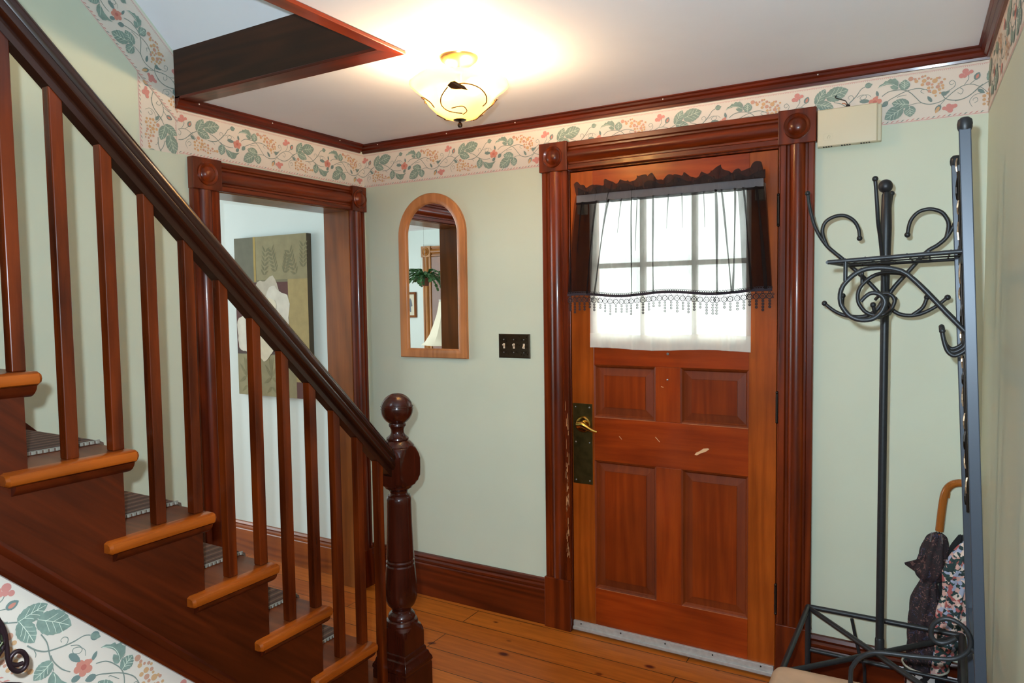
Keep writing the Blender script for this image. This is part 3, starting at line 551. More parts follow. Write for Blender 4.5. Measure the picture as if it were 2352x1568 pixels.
# newel post
def zn(py): return 1.185 - (py - 902) * .00152
ballp = [(.055 * math.sin(t) + .0005, zn(938) + .055 * math.cos(t)) for t in [PI * i / 22 for i in range(0, 22)]]
nw = [(.0205, zn(968)), (.0275, zn(969.5)), (.0295, zn(972)), (.0295, zn(976)), (.026, zn(979)), (.0225, zn(984)), (.0225, zn(991)), (.026, zn(996)), (.034, zn(1001)), (.038, zn(1003)), (.039, zn(1006)), (.036, zn(1007.5)), (.043, zn(1011)), (.050, zn(1016)), (.054, zn(1019)), (.0565, zn(1021)), (.0555, zn(1023)), (.059, zn(1025)), (.064, zn(1031)), (.071, zn(1040)), (.0765, zn(1053)), (.078, zn(1075)), (.075, zn(1092)), (.068, zn(1102)), (.058, zn(1109)), (.049, zn(1113)), (.046, zn(1117)), (.040, zn(1119)), (.032, zn(1124)), (.030, zn(1129)), (.033, zn(1132)), (.038, zn(1134)), (.0385, zn(1137)), (.041, zn(1139)), (.043, zn(1143)), (.0425, zn(1152)), (.044, zn(1200)), (.047, zn(1262)), (.0485, zn(1280)), (.046, zn(1282)), (.046, zn(1284)), (.0495, zn(1287)), (.0495, zn(1290)), (.0465, zn(1292)), (.0465, zn(1294)), (.050, zn(1297)), (.055, zn(1335)), (.057, zn(1358)), (.055, zn(1374)), (.048, zn(1387)), (.037, zn(1395)), (.0325, zn(1400)), (.034, zn(1404)), (.042, zn(1408)), (.047, zn(1413)), (.048, zn(1418)), (.046, zn(1420)), (.053, zn(1423)), (.0565, zn(1429)), (.0555, zn(1434)), (.059, zn(1436)), (.066, zn(1440)), (.0735, zn(1449)), (.0765, zn(1459)), (.0765, zn(1494))]
NX, NY = BX, -.968
mb = MB(); mb.lathe([(r, z) for r, z in nw], (NX, NY, 0), 'z', 64, clip=.054)
npost = mb.build('newel_post', newel_w, st_, smooth=28)
bm_ = MB(); bm_.lathe(ballp, (NX, NY, 0), 'z', 40)
for dz in (-.0045, .0045): bm_.tube([(NX + .0552 * math.cos(t), NY + .0552 * math.sin(t), zn(938) + .006 + dz) for t in [2 * PI * i / 40 for i in range(41)]], .0013, 6)
bm_.build('ball_finial', newel_w, npost, smooth=40)
mb = MB(); z1 = zn(1494)
mb.loft([[(NX + a * h, NY + b * h, z) for a, b in ((-1, -1), (1, -1), (1, 1), (-1, 1))] for h, z in ((.0545, z1 + .004), (.058, z1), (.060, z1 - .014), (.065, z1 - .018), (.068, z1 - .030), (.074, z1 - .040), (.0755, z1 - .050), (.072, z1 - .057), (.0735, z1 - .062), (.0745, 0))])
mb.build('newel_base', newel_w, npost, smooth=20, bevel=.0015)
# spandrel wall below the stringer, with its own wallpaper border
mb = MB(); yy0 = -2.21 + .985 / 1.005
mb.loft([[(x, a, b) for a, b in ((yy0 - .02, 0), (-2.95, btop(-2.95)), (-2.95, 2.3), (-5, 2.3), (-5, 0))] for x in (.93, XF - .012)])
struct('wall_stair', mb, sage, 'sage green wall under the staircase', 'wall')
vA = .1034
o_ = Vector((XF - .012, -2.176, .865)) - Vector((0, c, c)) * vA
border('trim_16', 'grapevine wallpaper border below the staircase stringer at lower left', o_, (0, c, -c), (0, c, c), (1, 0, 0), -1.0, 1.15, 0.0, planes=[(c, c * -1, .80)])
# wall skirt near the upper treads
mb = MB(); mb.loft([[(x, a, b) for a, b in ((-1.60, 1.02), (-1.60, 1.04), (-2.95, 2.39), (-2.95, 2.2), (-1.70, .98))] for x in (.0005, .018)])
mb.build('wall_skirt_board', under_w, st_)

# tread mats
ords = ['second', 'third', 'fourth', 'fifth', 'sixth']
src = None
for i in range(5):
    k = i + 1
    if src is None:
        y, z = nose(k), ztop(k); x0, x1 = .2, .882
        def matbm():
            mb = MB(); pr = [(-.168, 0), (-.168, .007), (-.006, .007), (.006, .001), (.008, -.012), (.004, -.03), (-.004, -.0425), (-.0055, -.0425), (.0015, -.03), (.0035, -.014), (.0005, -.004), (-.010, 0.0)]
            mb.loft([[(x, y + a, z + .0006 + b) for a, b in pr] for x in (x0, x1)]); return mb
        t = thing('stair_tread_mat', '', 'stair mat', (.54, y - .09, z))
        body = matbm().build('mat_body', mat_m, t)
        parts = [body]
        for side, xx in ((1, x1), (-1, x0)):
            ed = MB(); n = 13
            for q in range(n):
                ya = y - .168 + .166 * q / n; yb = ya + .166 / n
                ed.loft([[(xx - side * .005, ya, zz), (xx + side * .004, (ya + yb) / 2 - .002, zz), (xx - side * .001, yb + .001, zz), (xx - side * .005, yb, zz)] for zz in (z + .0015, z + .0088)])
            parts.append(ed.build('zigzag_edge', mat_white, t))
        src = t; sy, sz = y, z
    else:
        t = src.copy(); COL.objects.link(t); t.location = src.location + Vector((0, nose(k) - sy, ztop(k) - sz))
        for p_ in parts:
            q = p_.copy(); COL.objects.link(q); q.parent = t
    tag(t, 'brown striped mat with zigzag white edge on the %s stair from the bottom' % ords[i], 'stair mat', 'mats on the stair treads')

# ------------------------------------------------------------------ front door
dr = thing('door_1', 'orange brown panelled front door with a six pane window and lever handle', 'door', (1.62, 0, .05), kind='structure')
DX0, DX1, DZ0, DZ1, T = 1.1905, 2.060, .012, 2.052, .044
mb = MB()
mb.box(DX0, 1.297, 0, T, DZ0, DZ1, 0); mb.box(1.956, DX1, 0, T, DZ0, DZ1, 0); mb.box(1.578, 1.687, .0004, T, .215, .79, 2); mb.box(1.576, 1.683, .0004, T, .982, 1.212, 2)
for z0, z1 in ((DZ0, .215), (.79, .982), (1.212, 1.318), (1.955, DZ1)): mb.box(1.297, 1.956, .0002, T, z0, z1, 1)
mb.box(1.29, 1.965, .022, T - .002, .2, 1.25, 0)
mb.build('door_slab', [door_z, door_x, mid_z], dr, bevel=.0015)
worn = plain('worn_panel_edge', hexc(170, 104, 60), .6)
for x0, x1, z in ((1.299, 1.574, .985), (1.690, 1.954, .985), (1.312, 1.577, .218), (1.690, 1.954, .218)):
    MB().box(x0, x1, -.0003, .0006, z - .0045, z - .0025).build('worn_edge', worn, dr)
for x0, x1, z0, z1 in ((1.297, 1.576, .982, 1.212), (1.683, 1.956, .982, 1.212), (1.297, 1.578, .215, .79), (1.687, 1.956, .215, .79)):
    mb = MB(); R = lambda i, y: [(x0 + i, y, z0 + i), (x1 - i, y, z0 + i), (x1 - i, y, z1 - i), (x0 + i, y, z1 - i)]
    def ring(a, b, mi):
        for q in range(4): mb.face([a[q], a[(q + 1) % 4], b[(q + 1) % 4], b[q]], mi)
    prev = None
    for i_, y_, mi in ((0, .0005, 1), (.006, .004, 1), (.010, .010, 1), (.013, .0135, 1), (.045, .0085, 1), (.0455, .0055, 1)):
        r_ = R(i_, y_)
        if prev: ring(prev, r_, mi)
        prev = r_
    mb.face(prev, 0); mb.build('door_panel', [panel_z, panel_y], dr)
# window: frame bead, muntins, glass
mb = MB(); WX0, WX1, WZ0, WZ1 = 1.297, 1.956, 1.318, 1.955
for a in ((WX0, WX0 + .013, WZ0, WZ1), (WX1 - .013, WX1, WZ0, WZ1)): mb.box(a[0], a[1], .006, .036, a[2], a[3])
for a in ((WZ0, WZ0 + .013), (WZ1 - .013, WZ1)): mb.box(WX0 + .013, WX1 - .013, .006, .036, a[0], a[1])
mb.build('glazing_bead', door_z, dr)
mb = MB()
for x in (1.5165, 1.7365): mb.box(x - .010, x + .010, .010, .036, WZ0 + .013, WZ1 - .013)
mb.box(WX0 + .013, WX1 - .013, .012, .034, 1.631, 1.651); mb.build('muntin_grid', trim_z, dr)
MB().box(WX0 + .005, WX1 - .005, .020, .023, WZ0 + .005, WZ1 - .005).build('window_glass', pane_m, dr)
# lock plate and lever
pl = MB().box(1.194, 1.288, -.0022, 0, .678, 1.038).build('lock_plate', oldbrass, dr, bevel=.0008)
mb = MB()
for x in (1.208, 1.275):
    for z in (1.022, .865, .694): mb.ball((x, -.0022, z), .0042, seg=8)
mb.build('plate_screws', screw_m, pl, smooth=60)
hx, hz = 1.243, .945
lv = MB().lathe([(.0005, -.012), (.022, -.0115), (.032, -.009), (.036, -.005), (.037, -.0022)], (hx, 0, hz), 'y', 36).build('lever_rose', brass, dr, smooth=30)
mb = MB(); mb.lathe([(.0005, -.048), (.014, -.047), (.0165, -.040), (.0165, -.020), (.013, -.011)], (hx, 0, hz), 'y', 24)
mb.tube([(hx - .004, -.040, hz + .004), (hx + .016, -.046, hz + .006), (hx + .040, -.050, hz - .004), (hx + .064, -.052, hz - .014), (hx + .088, -.050, hz - .020)], lambda t: .0125 * (1 - t) + .0055, 10, smooth=4)
mb.build('lever_handle', brass, lv, smooth=50)
MB().box(1.1895, 1.1925, -.004, .02, .905, .985).build('latch_plate', brass, dr)
for z in (1.825, 1.074, .321):
    mb = MB(); mb.lathe([(.0055, z - .052), (.0055, z + .052)], (2.0635, -.007, 0), 'z', 12)
    for s in (-1, 1): mb.ball((2.0635, -.007, z + s * .057), .0062, seg=10)
    for s in (-.5, .5): mb.lathe([(.0063, z + s * .05 - .001), (.0063, z + s * .05 + .001)], (2.0635, -.007, 0), 'z', 12)
    mb.build('hinge', dkmetal, dr, smooth=40)
mb = MB().box(1.192, 2.058, -.012, 0, .012, .050); mb.box(1.192, 2.058, -.020, -.012, .012, .026); sw = mb.build('door_sweep', alum, dr, bevel=.0015)
mb = MB()
for x in (1.23, 1.42, 1.62, 1.82, 2.01): mb.ball((x, -.012, .040), .0035, seg=8)
mb.build('sweep_screws', dkmetal, sw, smooth=60)
mb = MB(); mb.lathe([(.0005, -.004), (.005, -.0035), (.006, 0)], (1.630, 0, 1.268), 'y', 14); mb.lathe([(.0005, -.002), (.004, 0)], (1.628, 0, 1.16), 'y', 10); mb.build('bolt_head', screw_m, dr, smooth=40)
mb = MB(); mb.face([(1.742, -.0006, .857), (1.752, -.0006, .856), (1.768, -.0006, .866), (1.786, -.0006, .873), (1.803, -.0006, .886), (1.797, -.0006, .889), (1.778, -.0006, .886), (1.764, -.0006, .875), (1.748, -.0006, .866)])
for x, z, dx, dz in ((1.575, .915, .02, -.018), (1.412, .905, .014, -.012), (1.60, 1.13, .012, -.002)):
    mb.face([(x, -.0006, z), (x + .002, -.0006, z + .002), (x + dx, -.0006, z + dz + .001), (x + dx - .001, -.0006, z + dz - .001)])
mb.build('paint_scrape', plain('bare_scraped_wood', hexc(222, 176, 130), .7), dr)
struct('trim_17', MB().box(1.188, 2.0625, .0, .15, 0, .0115), alum, 'grey metal threshold strip under the front door', 'threshold', bevel=.002)

# ------------------------------------------------------------------ curtains on the door
mb = MB().box(1.240, 2.016, -.044, -.039, 1.913, 1.945); rod = mb.build('curtain_rod', plain('white_sash_rod', hexc(206, 204, 212), .4), None, bevel=.002)
brk = plain('clear_plastic_bracket', hexc(178, 162, 140), .3)
for x in (1.258, 2.0): MB().box(x - .016, x + .016, -.039, -.0, 1.865, 1.93).build('bracket', brk, rod)
tag(rod, 'flat white sash rod across the top of the front door window', 'curtain rod')
def cloth(name, mat, nx, nz, fn, parent=None):
    mb = MB(); G = [[mb.bm.verts.new(fn(i / nx, j / nz)) for i in range(nx + 1)] for j in range(nz + 1)]
    for j in range(nz):
        for i in range(nx): mb.bm.faces.new((G[j][i], G[j][i + 1], G[j + 1][i + 1], G[j + 1][i]))
    return mb.build(name, mat, parent, smooth=180)
def gs(s, c_, w): return math.exp(-((s - c_) / w) ** 2)
WPL = [(.10, .013), (.155, .012), (.30, .016), (.43, .011), (.52, .017), (.66, .012), (.83, .013), (.90, .011)]
def white_fn(s, t):
    z = 1.947 - (1.947 - 1.286) * t + .004 * math.sin(9 * s + 1)
    x = 1.291 + (1.968 - 1.291) * s; y = -.0245
    for c_, w in WPL: y += -.009 * gs(s, c_ + .03 * (t - .5) * math.sin(c_ * 40), w * 1.3) * (0.5 + .5 * min(1, t * 3))
    y += .003 * math.sin(2 * PI * s * 9 + 2 * math.sin(t * 3)) * (1 - .5 * t)
    return (x, y, z)
wc = cloth('white_curtain', white_sheer, 170, 24, white_fn)
tag(wc, 'plain white sheer curtain hanging over the front door glass', 'curtain')
mb = MB(); n = 90
G = [[mb.bm.verts.new((lambda p: (p[0], p[1] - .0015, p[2]))(white_fn(i / n, t))) for i in range(n + 1)] for t in (.905, .95, .998)]
for j in range(2):
    for i in range(n): mb.bm.faces.new((G[j][i], G[j][i + 1], G[j + 1][i + 1], G[j + 1][i]))
mb.build('hem', sheer('white_voile_hem', hexc(240, 236, 226), .9, .4), wc, smooth=180)
# black valance: pleats given by position along the rod and drift towards the hem
BPL = [(.045, .010, .0, .010), (.13, .006, -.015, .016), (.205, .0055, -.05, .024), (.275, .006, -.03, .010), (.335, .0045, .02, .020), (.365, .005, .0, .013), (.45, .006, .01, .016), (.53, .005, -.02, .010), (.60, .006, .0, .008), (.71, .006, .0, .007), (.775, .009, -.005, .030), (.80, .006, .03, .018), (.865, .006, -.03, .020), (.905, .007, .01, .018), (.965, .010, .01, .014)]
def bl_y(s, t):
    y = -.054
    for c_, w, dr_, a in BPL:
        fall = max(0.12, 1 - t * (1.1 if a < .015 else .45)) if a < .028 else 1.0
        y -= a * fall * gs(s, c_ + dr_ * t, w * (1 + .8 * t))
    y += .004 * math.sin(2 * PI * s * 7 + 1) * t
    return y
def bl_x(s, t): return (1.243 - .046 * t ** .7) + ((2.021 + .030 * t ** .7) - (1.243 - .046 * t ** .7)) * s
def hemz(s): return 1.522 + .006 * math.sin(2 * PI * s * 2.2 + .6) - .006 * (1 - s)
def black_fn(s, t):
    z = 1.945 + (hemz(s) - 1.945) * t
    return (bl_x(s, t), bl_y(s, t), z)
bc = cloth('black_valance', black_sheer, 300, 30, black_fn)
tag(bc, 'sheer black valance with lace trim hanging over the white door curtain', 'curtain')
def ruff(s, t):
    h = .036 + .008 * math.sin(2 * PI * s * 5.3 + 1.2) + .006 * math.sin(2 * PI * s * 11.7) + .004 * math.sin(2 * PI * s * 23.1) + .012 * gs(s, .30, .03) + .016 * gs(s, .42, .05) + .014 * gs(s, .80, .03) + .02 * gs(s, .985, .02)
    return (bl_x(s, 0) + .004 * math.sin(s * 130) * t, -.054 - .010 * t * math.sin(2 * PI * s * 16 + 1) - .012 * t + .6 * (bl_y(s, 0) + .054), 1.945 + h * t)
cloth('ruffle', sheer('black_voile_ruffle', hexc(58, 48, 46), .9, .15), 260, 6, ruff, bc)
cloth('ruffle_back', sheer('black_voile_ruffle_back', hexc(56, 46, 44), .9, .15), 200, 4, lambda s, t: (bl_x(s, 0), -.034 - .008 * t * math.sin(2 * PI * s * 13), 1.945 + t * (.024 + .010 * math.sin(2 * PI * s * 7 + 2))), bc)
cloth('rod_stitching', sheer('black_stitched_seam', hexc(34, 28, 28), .9, .1), 260, 1, lambda s, t: (bl_x(s, 0), bl_y(s, .02) - .0012, 1.912 - .010 * t), bc)
fold_m = sheer('black_voile_gathered', hexc(40, 32, 30), 0.80, 0.15)
for c_, w, dr_, a in BPL:
    if a < .012 and c_ not in (.045, .965): ln = .35
    else: ln = 1.0 if a > .013 else .55
    def ff(s, t, c_=c_, w=w, dr_=dr_, ln=ln):
        t2 = t * ln; ss = c_ + dr_ * t2 + (s - .5) * w * (1.5 if ln == 1.0 else 1.1 * (1 - t * .9)) * (.6 + .5 * math.sin(t2 * 3 + c_ * 9) ** 2)
        return (bl_x(ss, t2), bl_y(ss, t2) - .0035 - .003 * math.sin(PI * s), 1.912 + (hemz(ss) - 1.912) * t2)
    cloth('gathered_fold', fold_m, 4, 24, ff, bc)
for lo, hi in ((.004, .128), (.872, .996)):      # the cloth is bunched double at both ends
    def sf(s, t, lo=lo, hi=hi):
        ss = lo + (hi - lo) * s; return (bl_x(ss, t), bl_y(ss, t) + .004 + .002 * math.sin(9 * s), 1.912 + (hemz(ss) - 1.912) * t)
    cloth('gathered_side', black_sheer, 10, 16, sf, bc)
# lace trim
lt = MB()
def lp(x, dz):
    s = (x - bl_x(0, 1)) / (bl_x(1, 1) - bl_x(0, 1)); s = min(max(s, 0), 1); return Vector((x, bl_y(s, 1) - .001, hemz(s) + dz))
def loop(c_, r, w, n=9):
    for i in range(n):
        a, b = 2 * PI * i / n, 2 * PI * (i + 1) / n
        lt.face([(c_.x + q * math.cos(g), c_.y, c_.z + q * math.sin(g)) for q, g in ((r - w, a), (r + w, a), (r + w, b), (r - w, b))])
x0, x1 = bl_x(0, 1), bl_x(1, 1); x = x0 + .006; i = 0
while x < x1:
    loop(lp(x, .006), .0042, .0010, 7); x += .0088
x = x0 + .012
while x < x1 - .004:
    loop(lp(x, -.026), .0103, .0016, 10); loop(lp(x, -.026), .0040, .0012, 7); loop(lp(x, -.0125), .0040, .0012, 6); loop(lp(x + .012, -.019), .0045, .0012, 6); loop(lp(x + .012, -.031), .0030, .0011, 6)
    for q in range(4):
        a = PI / 4 + q * PI / 2; p_ = lp(x, -.026); lt.face([(p_.x + .004 * math.cos(a - .2), p_.y, p_.z + .004 * math.sin(a - .2)), (p_.x + .010 * math.cos(a - .06), p_.y, p_.z + .010 * math.sin(a - .06)), (p_.x + .010 * math.cos(a + .06), p_.y, p_.z + .010 * math.sin(a + .06))])
    L3 = random.choice((2, 3, 3, 4))
    for q in range(L3):
        p_ = lp(x + .001, -.044 - .0115 * q); loop(p_, .0042, .0014, 8); loop(p_, .0014, .0010, 5)
    x += .0238
lt.build('lace_trim', lace_m, bc)
mb = MB(); n = 220; G = [[mb.bm.verts.new(lp(x0 + (x1 - x0) * i / n, dz) - Vector((0, .001, 0))) for i in range(n + 1)] for dz in (.004, -.007)]
for i in range(n): mb.bm.faces.new((G[0][i], G[0][i + 1], G[1][i + 1], G[1][i]))
mb.build('hem_band', band_m, bc)

# ------------------------------------------------------------------ ceiling light
LX, LY = 1.197, -.857
cl = thing('ceiling_light', 'semi flush ceiling light with a wavy amber glass bowl and vine ironwork, lit', 'ceiling light', (LX, LY, H))
mb = MB(); mb.lathe([(.0005, H - .036), (.012, H - .036), (.020, H - .030), (.045, H - .024), (.060, H - .012), (.066, H - .002), (.066, H)], (LX, LY, 0), 'z', 40); mb.build('canopy', plain('lamp_antique_brass', hexc(200, 160, 110), .28, .9), cl, smooth=40)
mb = MB(); mb.lathe([(.011, H - .035), (.011, 2.20), (.004, 2.19), (.004, 2.105)], (LX, LY, 0), 'z', 16)
for k in range(8):
    a = PI * k / 4; mb.tube([(LX + .011 * math.cos(a), LY + .011 * math.sin(a), H - .036), (LX + .011 * math.cos(a), LY + .011 * math.sin(a), 2.205)], .0018, 6)
mb.build('stem', plain('lamp_stem_brass', hexc(206, 176, 110), .3, .8), cl, smooth=40)
bp_ = [(.012, 2.1035), (.030, 2.1055), (.055, 2.113), (.083, 2.131), (.104, 2.151), (.117, 2.172), (.124, 2.184), (.136, 2.191), (.150, 2.198), (.160, 2.207), (.165, 2.218), (.162, 2.228)]
wv = lambda r, h, t: (r * (1 + .02 * max(0, (r - .10) / .06) * math.sin(5 * t + .5)), h + max(0, (r - .115) / .05) * .006 * math.cos(5 * (t - .97)))
inner = [(r - .004 if r > .02 else r, h + .004) for r, h in reversed(bp_)]
mb = MB(); mb.lathe(bp_ + inner, (LX, LY, 0), 'z', 72, wav=wv); mb.build('glass_bowl', lampglass_m, cl, smooth=60)
fin = MB(); fin.lathe([(.0005, 2.078), (.006, 2.080), (.0085, 2.086), (.0075, 2.092), (.004, 2.096), (.005, 2.099), (.014, 2.1005), (.022, 2.103), (.022, 2.105)], (LX, LY, 0), 'z', 24); fin.build('finial', plain('lamp_bronze', hexc(62, 44, 32), .3, .8), cl, smooth=40)
def bowl_r(z):
    for (r0, z0), (r1, z1) in zip(bp_, bp_[1:]):
        if z0 <= z <= z1: return r0 + (r1 - r0) * (z - z0) / (z1 - z0)
    return .1
bz = plain('lamp_vine_bronze', hexc(84, 56, 34), .4, .7)
def on_bowl(a, z, d=.005): r = bowl_r(z) + d; return (LX + r * math.cos(a), LY + r * math.sin(a), z)
a0 = math.atan2(CP.y - LY, CP.x - LX)
mb = MB()
for g in (0, 2.094, -2.094):
    q = lambda da, z: on_bowl(a0 + g + da, z)
    mb.tube([q(-.15, 2.183), q(.15, 2.186), q(.5, 2.18), q(.8, 2.165), q(.98, 2.148), q(.95, 2.135)], .0022, 6, smooth=5)
    mb.tube([q(-.3, 2.178), q(-.55, 2.155), q(-.7, 2.135), q(-.6, 2.12), q(-.2, 2.113), q(.15, 2.112)], .0020, 6, smooth=5)
    mb.tube([q(.2, 2.110), q(.35, 2.118), q(.1, 2.128), q(-.35, 2.124)], .0018, 6, smooth=5)
mb.build('vine_ironwork', bz, cl, smooth=60)
for g in (0, 2.094, -2.094):
    mb = MB(); lf = [(-.22, 2.181), (-.10, 2.1885), (.0, 2.190), (.12, 2.184), (.24, 2.179), (.36, 2.168), (.18, 2.171), (.02, 2.170), (-.12, 2.172)]
    mb.loft([[on_bowl(a0 + g - .1 + da * .9, z, d) for da, z in lf] for d in (.006, .0095)]); mb.build('leaf_ornament', bz, cl)
for s in (-1, 1):
    bo = MB(); bo.ball((LX + s * .055, LY, 2.205), .028, seg=16); bo.build('bulb', bulb_m, cl, smooth=180)
    lamp('ceiling_light_bulb', 'POINT', (LX + s * .055, LY, 2.228), 32, (1.0, 0.69, 0.40), radius=.028)

# ------------------------------------------------------------------ arched mirror
wm = thing('wall_mirror', 'arched wall mirror in a light oak frame on the sage wall', 'mirror', (.436, 0, 1.22))
def arch(hw, zb, zs, n=28, cx=.436): return [(cx - hw, zb), (cx + hw, zb)] + [(cx + hw * math.cos(PI * i / n), zs + hw * math.sin(PI * i / n) * 1.0) for i in range(n + 1)]
ZS = 1.826
sect = [(.203, 1.219, 0), (.203, 1.219, -.017), (.199, 1.223, -.021), (.178, 1.240, -.0225), (.161, 1.256, -.020), (.155, 1.262, -.015), (.152, 1.265, -.006)]
mb = MB(); rings = []
for hw, zb, y in sect: rings.append([(x, y, z) for x, z in arch(hw, zb, ZS)])
mb.loft(rings, caps=False); mb.build('frame', oak_w, wm, smooth=35)
mb = MB(); mb.face([(x, -.0065, z) for x, z in arch(.154, 1.263, ZS)]); mb.build('mirror_glass', mirror_m, wm)

# ------------------------------------------------------------------ light switch plate
sp = thing('light_switch', 'dark ornate triple toggle switch plate beside the front door', 'light switch', (.895, 0, 1.23))
mb = MB(); R = lambda i, y: [(.811 + i, y, 1.2295 + i), (.980 - i, y, 1.2295 + i), (.980 - i, y, 1.342 - i), (.811 + i, y, 1.342 - i)]
mb.loft([R(0, 0), R(.0005, -.003), R(.005, -.006), R(.007, -.0055)]); 
for i in range(46):
    a = random.uniform(.818, .973); z = random.uniform(1.237, 1.335)
    if min(abs(a - q) for q in (.842, .895, .949)) < .009 and 1.265 < z < 1.31: continue
    mb.ball((a, -.0053, z), random.uniform(.0015, .003), seg=6)
for xc in (.842, .895, .949):
    for s in (1, -1): mb.tube([(xc - .014, -.006, 1.286 + s * .024), (xc - .007, -.0065, 1.286 + s * .030), (xc, -.0065, 1.286 + s * .026), (xc + .007, -.0065, 1.286 + s * .030), (xc + .014, -.006, 1.286 + s * .024)], .0012, 6, smooth=3)
pl = mb.build('cover_plate', plain('dark_bronze_plate', hexc(58, 44, 28), .38, .7), sp, smooth=40)
for xc, up in ((.842, 1), (.895, 1), (.949, -1)):
    mb = MB(); mb.box(xc - .005, xc + .005, -.0062, -.004, 1.274, 1.298); mb.loft([[(xc - .0042, -.006, 1.281), (xc + .0042, -.006, 1.281), (xc + .0042, -.006, 1.291), (xc - .0042, -.006, 1.291)], [(xc - .0034, -.0165, 1.2835 + up * .007), (xc + .0034, -.0165, 1.2835 + up * .007), (xc + .0034, -.0155, 1.2885 + up * .007), (xc - .0034, -.0155, 1.2885 + up * .007)]])
    mb.build('toggle', toggle_m, sp, bevel=.0006)
    for z in (1.256, 1.316):
        s_ = MB(); s_.ball((xc, -.006, z), .0032, seg=10); s_.build('screw', screw_m, sp, smooth=60)

# ------------------------------------------------------------------ door chime box
ch = thing('door_chime', 'ivory door chime box with loose wires at the top right of the door casing', 'door chime', (2.30, 0, 2.03))
mb = MB(); mb.box(2.206, 2.408, -.030, 0, 2.038, 2.166); mb.build('chime_base', ivory, ch, bevel=.003)
mb = MB(); R = lambda i, y: [(2.2035 + i, y, 2.034 + i), (2.397 - i, y, 2.034 + i), (2.397 - i, y, 2.166 - i), (2.2035 + i, y, 2.166 - i)]
mb.loft([R(0, -.026), R(0, -.047), R(.003, -.051), R(.006, -.0515)]); cv = mb.build('chime_cover', ivory, ch, smooth=30)
mb = MB(); X, Z = 2.240, 2.068
for a in ((X - .016, X + .016, Z + .011, Z + .0122), (X - .016, X + .016, Z - .0122, Z - .011), (X - .016, X - .0148, Z - .011, Z + .011), (X + .0148, X + .016, Z - .011, Z + .011)): mb.box(a[0], a[1], -.0522, -.051, a[2], a[3])
mb.tube([(X - .003, -.052, Z - .006), (X - .002, -.052, Z), (X + .001, -.052, Z + .006)], .0012, 6); mb.tube([(X + .004, -.052, Z - .006), (X + .006, -.052, Z + .001), (X + .003, -.052, Z + .006)], .0012, 6)
mb.build('embossed_emblem', ivory, cv)
for g, xc in enumerate((2.236, 2.296, 2.358)):
    mb = MB()
    for q in range(4): mb.box(xc - .014 + q * .0085, xc - .014 + q * .0085 + .005, -.0478, -.036, 2.0325, 2.0345 + .004)
    mb.build('vent_slots', blk, ch)
mb = MB(); mb.lathe([(.0075, 2.158), (.0070, 2.178), (.004, 2.180)], (2.300, -.018, 0), 'z', 12); mb.build('cable_stub', blk, ch, smooth=40)
mb = MB(); mb.tube([(2.299, -.018, 2.178), (2.293, -.019, 2.192), (2.284, -.015, 2.198), (2.270, -.010, 2.205), (2.256, -.006, 2.214), (2.262, -.006, 2.22)], .0017, 6, smooth=4); mb.build('loose_wire', blk, ch, smooth=60)
mb = MB(); mb.tube([(2.297, -.019, 2.178), (2.289, -.022, 2.184), (2.281, -.018, 2.186)], .0017, 6, smooth=4); mb.build('loose_wire', plain('copper_wire', hexc(170, 110, 80), .4, .6), ch, smooth=60)

# ------------------------------------------------------------------ coat rack
PXc, PYc = 2.449, -.42
cr = thing('coat_rack', 'black metal coat rack with curled double hooks and a square base frame', 'coat rack', (PXc, PYc, 0))
HB_ = .384; fx0, fx1, fy0, fy1 = 2.205, 2.674, -.690, -.172; bar = .0095
mb = MB(); mb.lathe([(.0118, .374), (.0118, 1.42), (.0125, 1.55), (.0150, 1.66), (.0158, 1.70), (.0135, 1.80), (.010, 1.808)], (PXc, PYc, 0), 'z', 20)
mb.lathe([(.0135, .372), (.0135, .425), (.0118, .43)], (PXc, PYc, 0), 'z', 20); mb.build('pole', black_m, cr, smooth=40)
mb = MB(); mb.ball((PXc - .003, PYc, 1.826), .0205, seg=24); mb.build('pole_ball', black_m, cr, smooth=180)
mb = MB()
for z in (HB_, .226):
    for a, b in (((fx0, fy1), (fx1, fy1)), ((fx0, fy0), (fx1, fy0)), ((fx0, fy0), (fx0, fy1)), ((fx1, fy0), (fx1, fy1))):
        if z < .3 and a[0] == b[0]: continue
        mb.tube([(a[0], a[1], z), (b[0], b[1], z)], bar if z > .3 else .007, 8)
mb.build('base_frame', black_m, cr, smooth=60)
for x in (fx0, fx1):
    for y in (fy0, fy1):
        mb = MB(); mb.tube([(x, y, .006), (x, y, HB_ + .002)], .0098, 8); mb.lathe([(.013, 0), (.013, .008)], (x, y, 0), 'z', 10); mb.build('leg', black_m, cr, smooth=60)
for a, b in (((fx0, fy1), (fx1, fy0)), ((fx1, fy1), (fx0, fy0))):
    mb = MB(); mb.tube([(a[0], a[1], HB_ - .003), (b[0], b[1], HB_ - .003)], .0088, 8); mb.build('cross_bar', black_m, cr, smooth=60)
mb = MB(); mb.tube([(2.348, fy1 - .004, .372), (2.372, fy1 - .002, .255), (2.390, fy1, .20), (2.388, fy1, .006)], .0055, 8, smooth=4); mb.build('strut', black_m, cr, smooth=60)
def hook(name, main, curl, y=None):
    mb = MB(); mb.tube(main, lambda t: .0052 + .0014 * t, 8, smooth=5); mb.ball(main[0], .0085, seg=12)
    if curl: mb.tube(curl, lambda t: .0060 - .0006 * t, 8, smooth=5); mb.ball(curl[-1], .0085, seg=12)
    return mb.build(name, black_m, cr, smooth=60)
P3 = lambda L_, y=PYc: [(a, y, b) for a, b in L_]
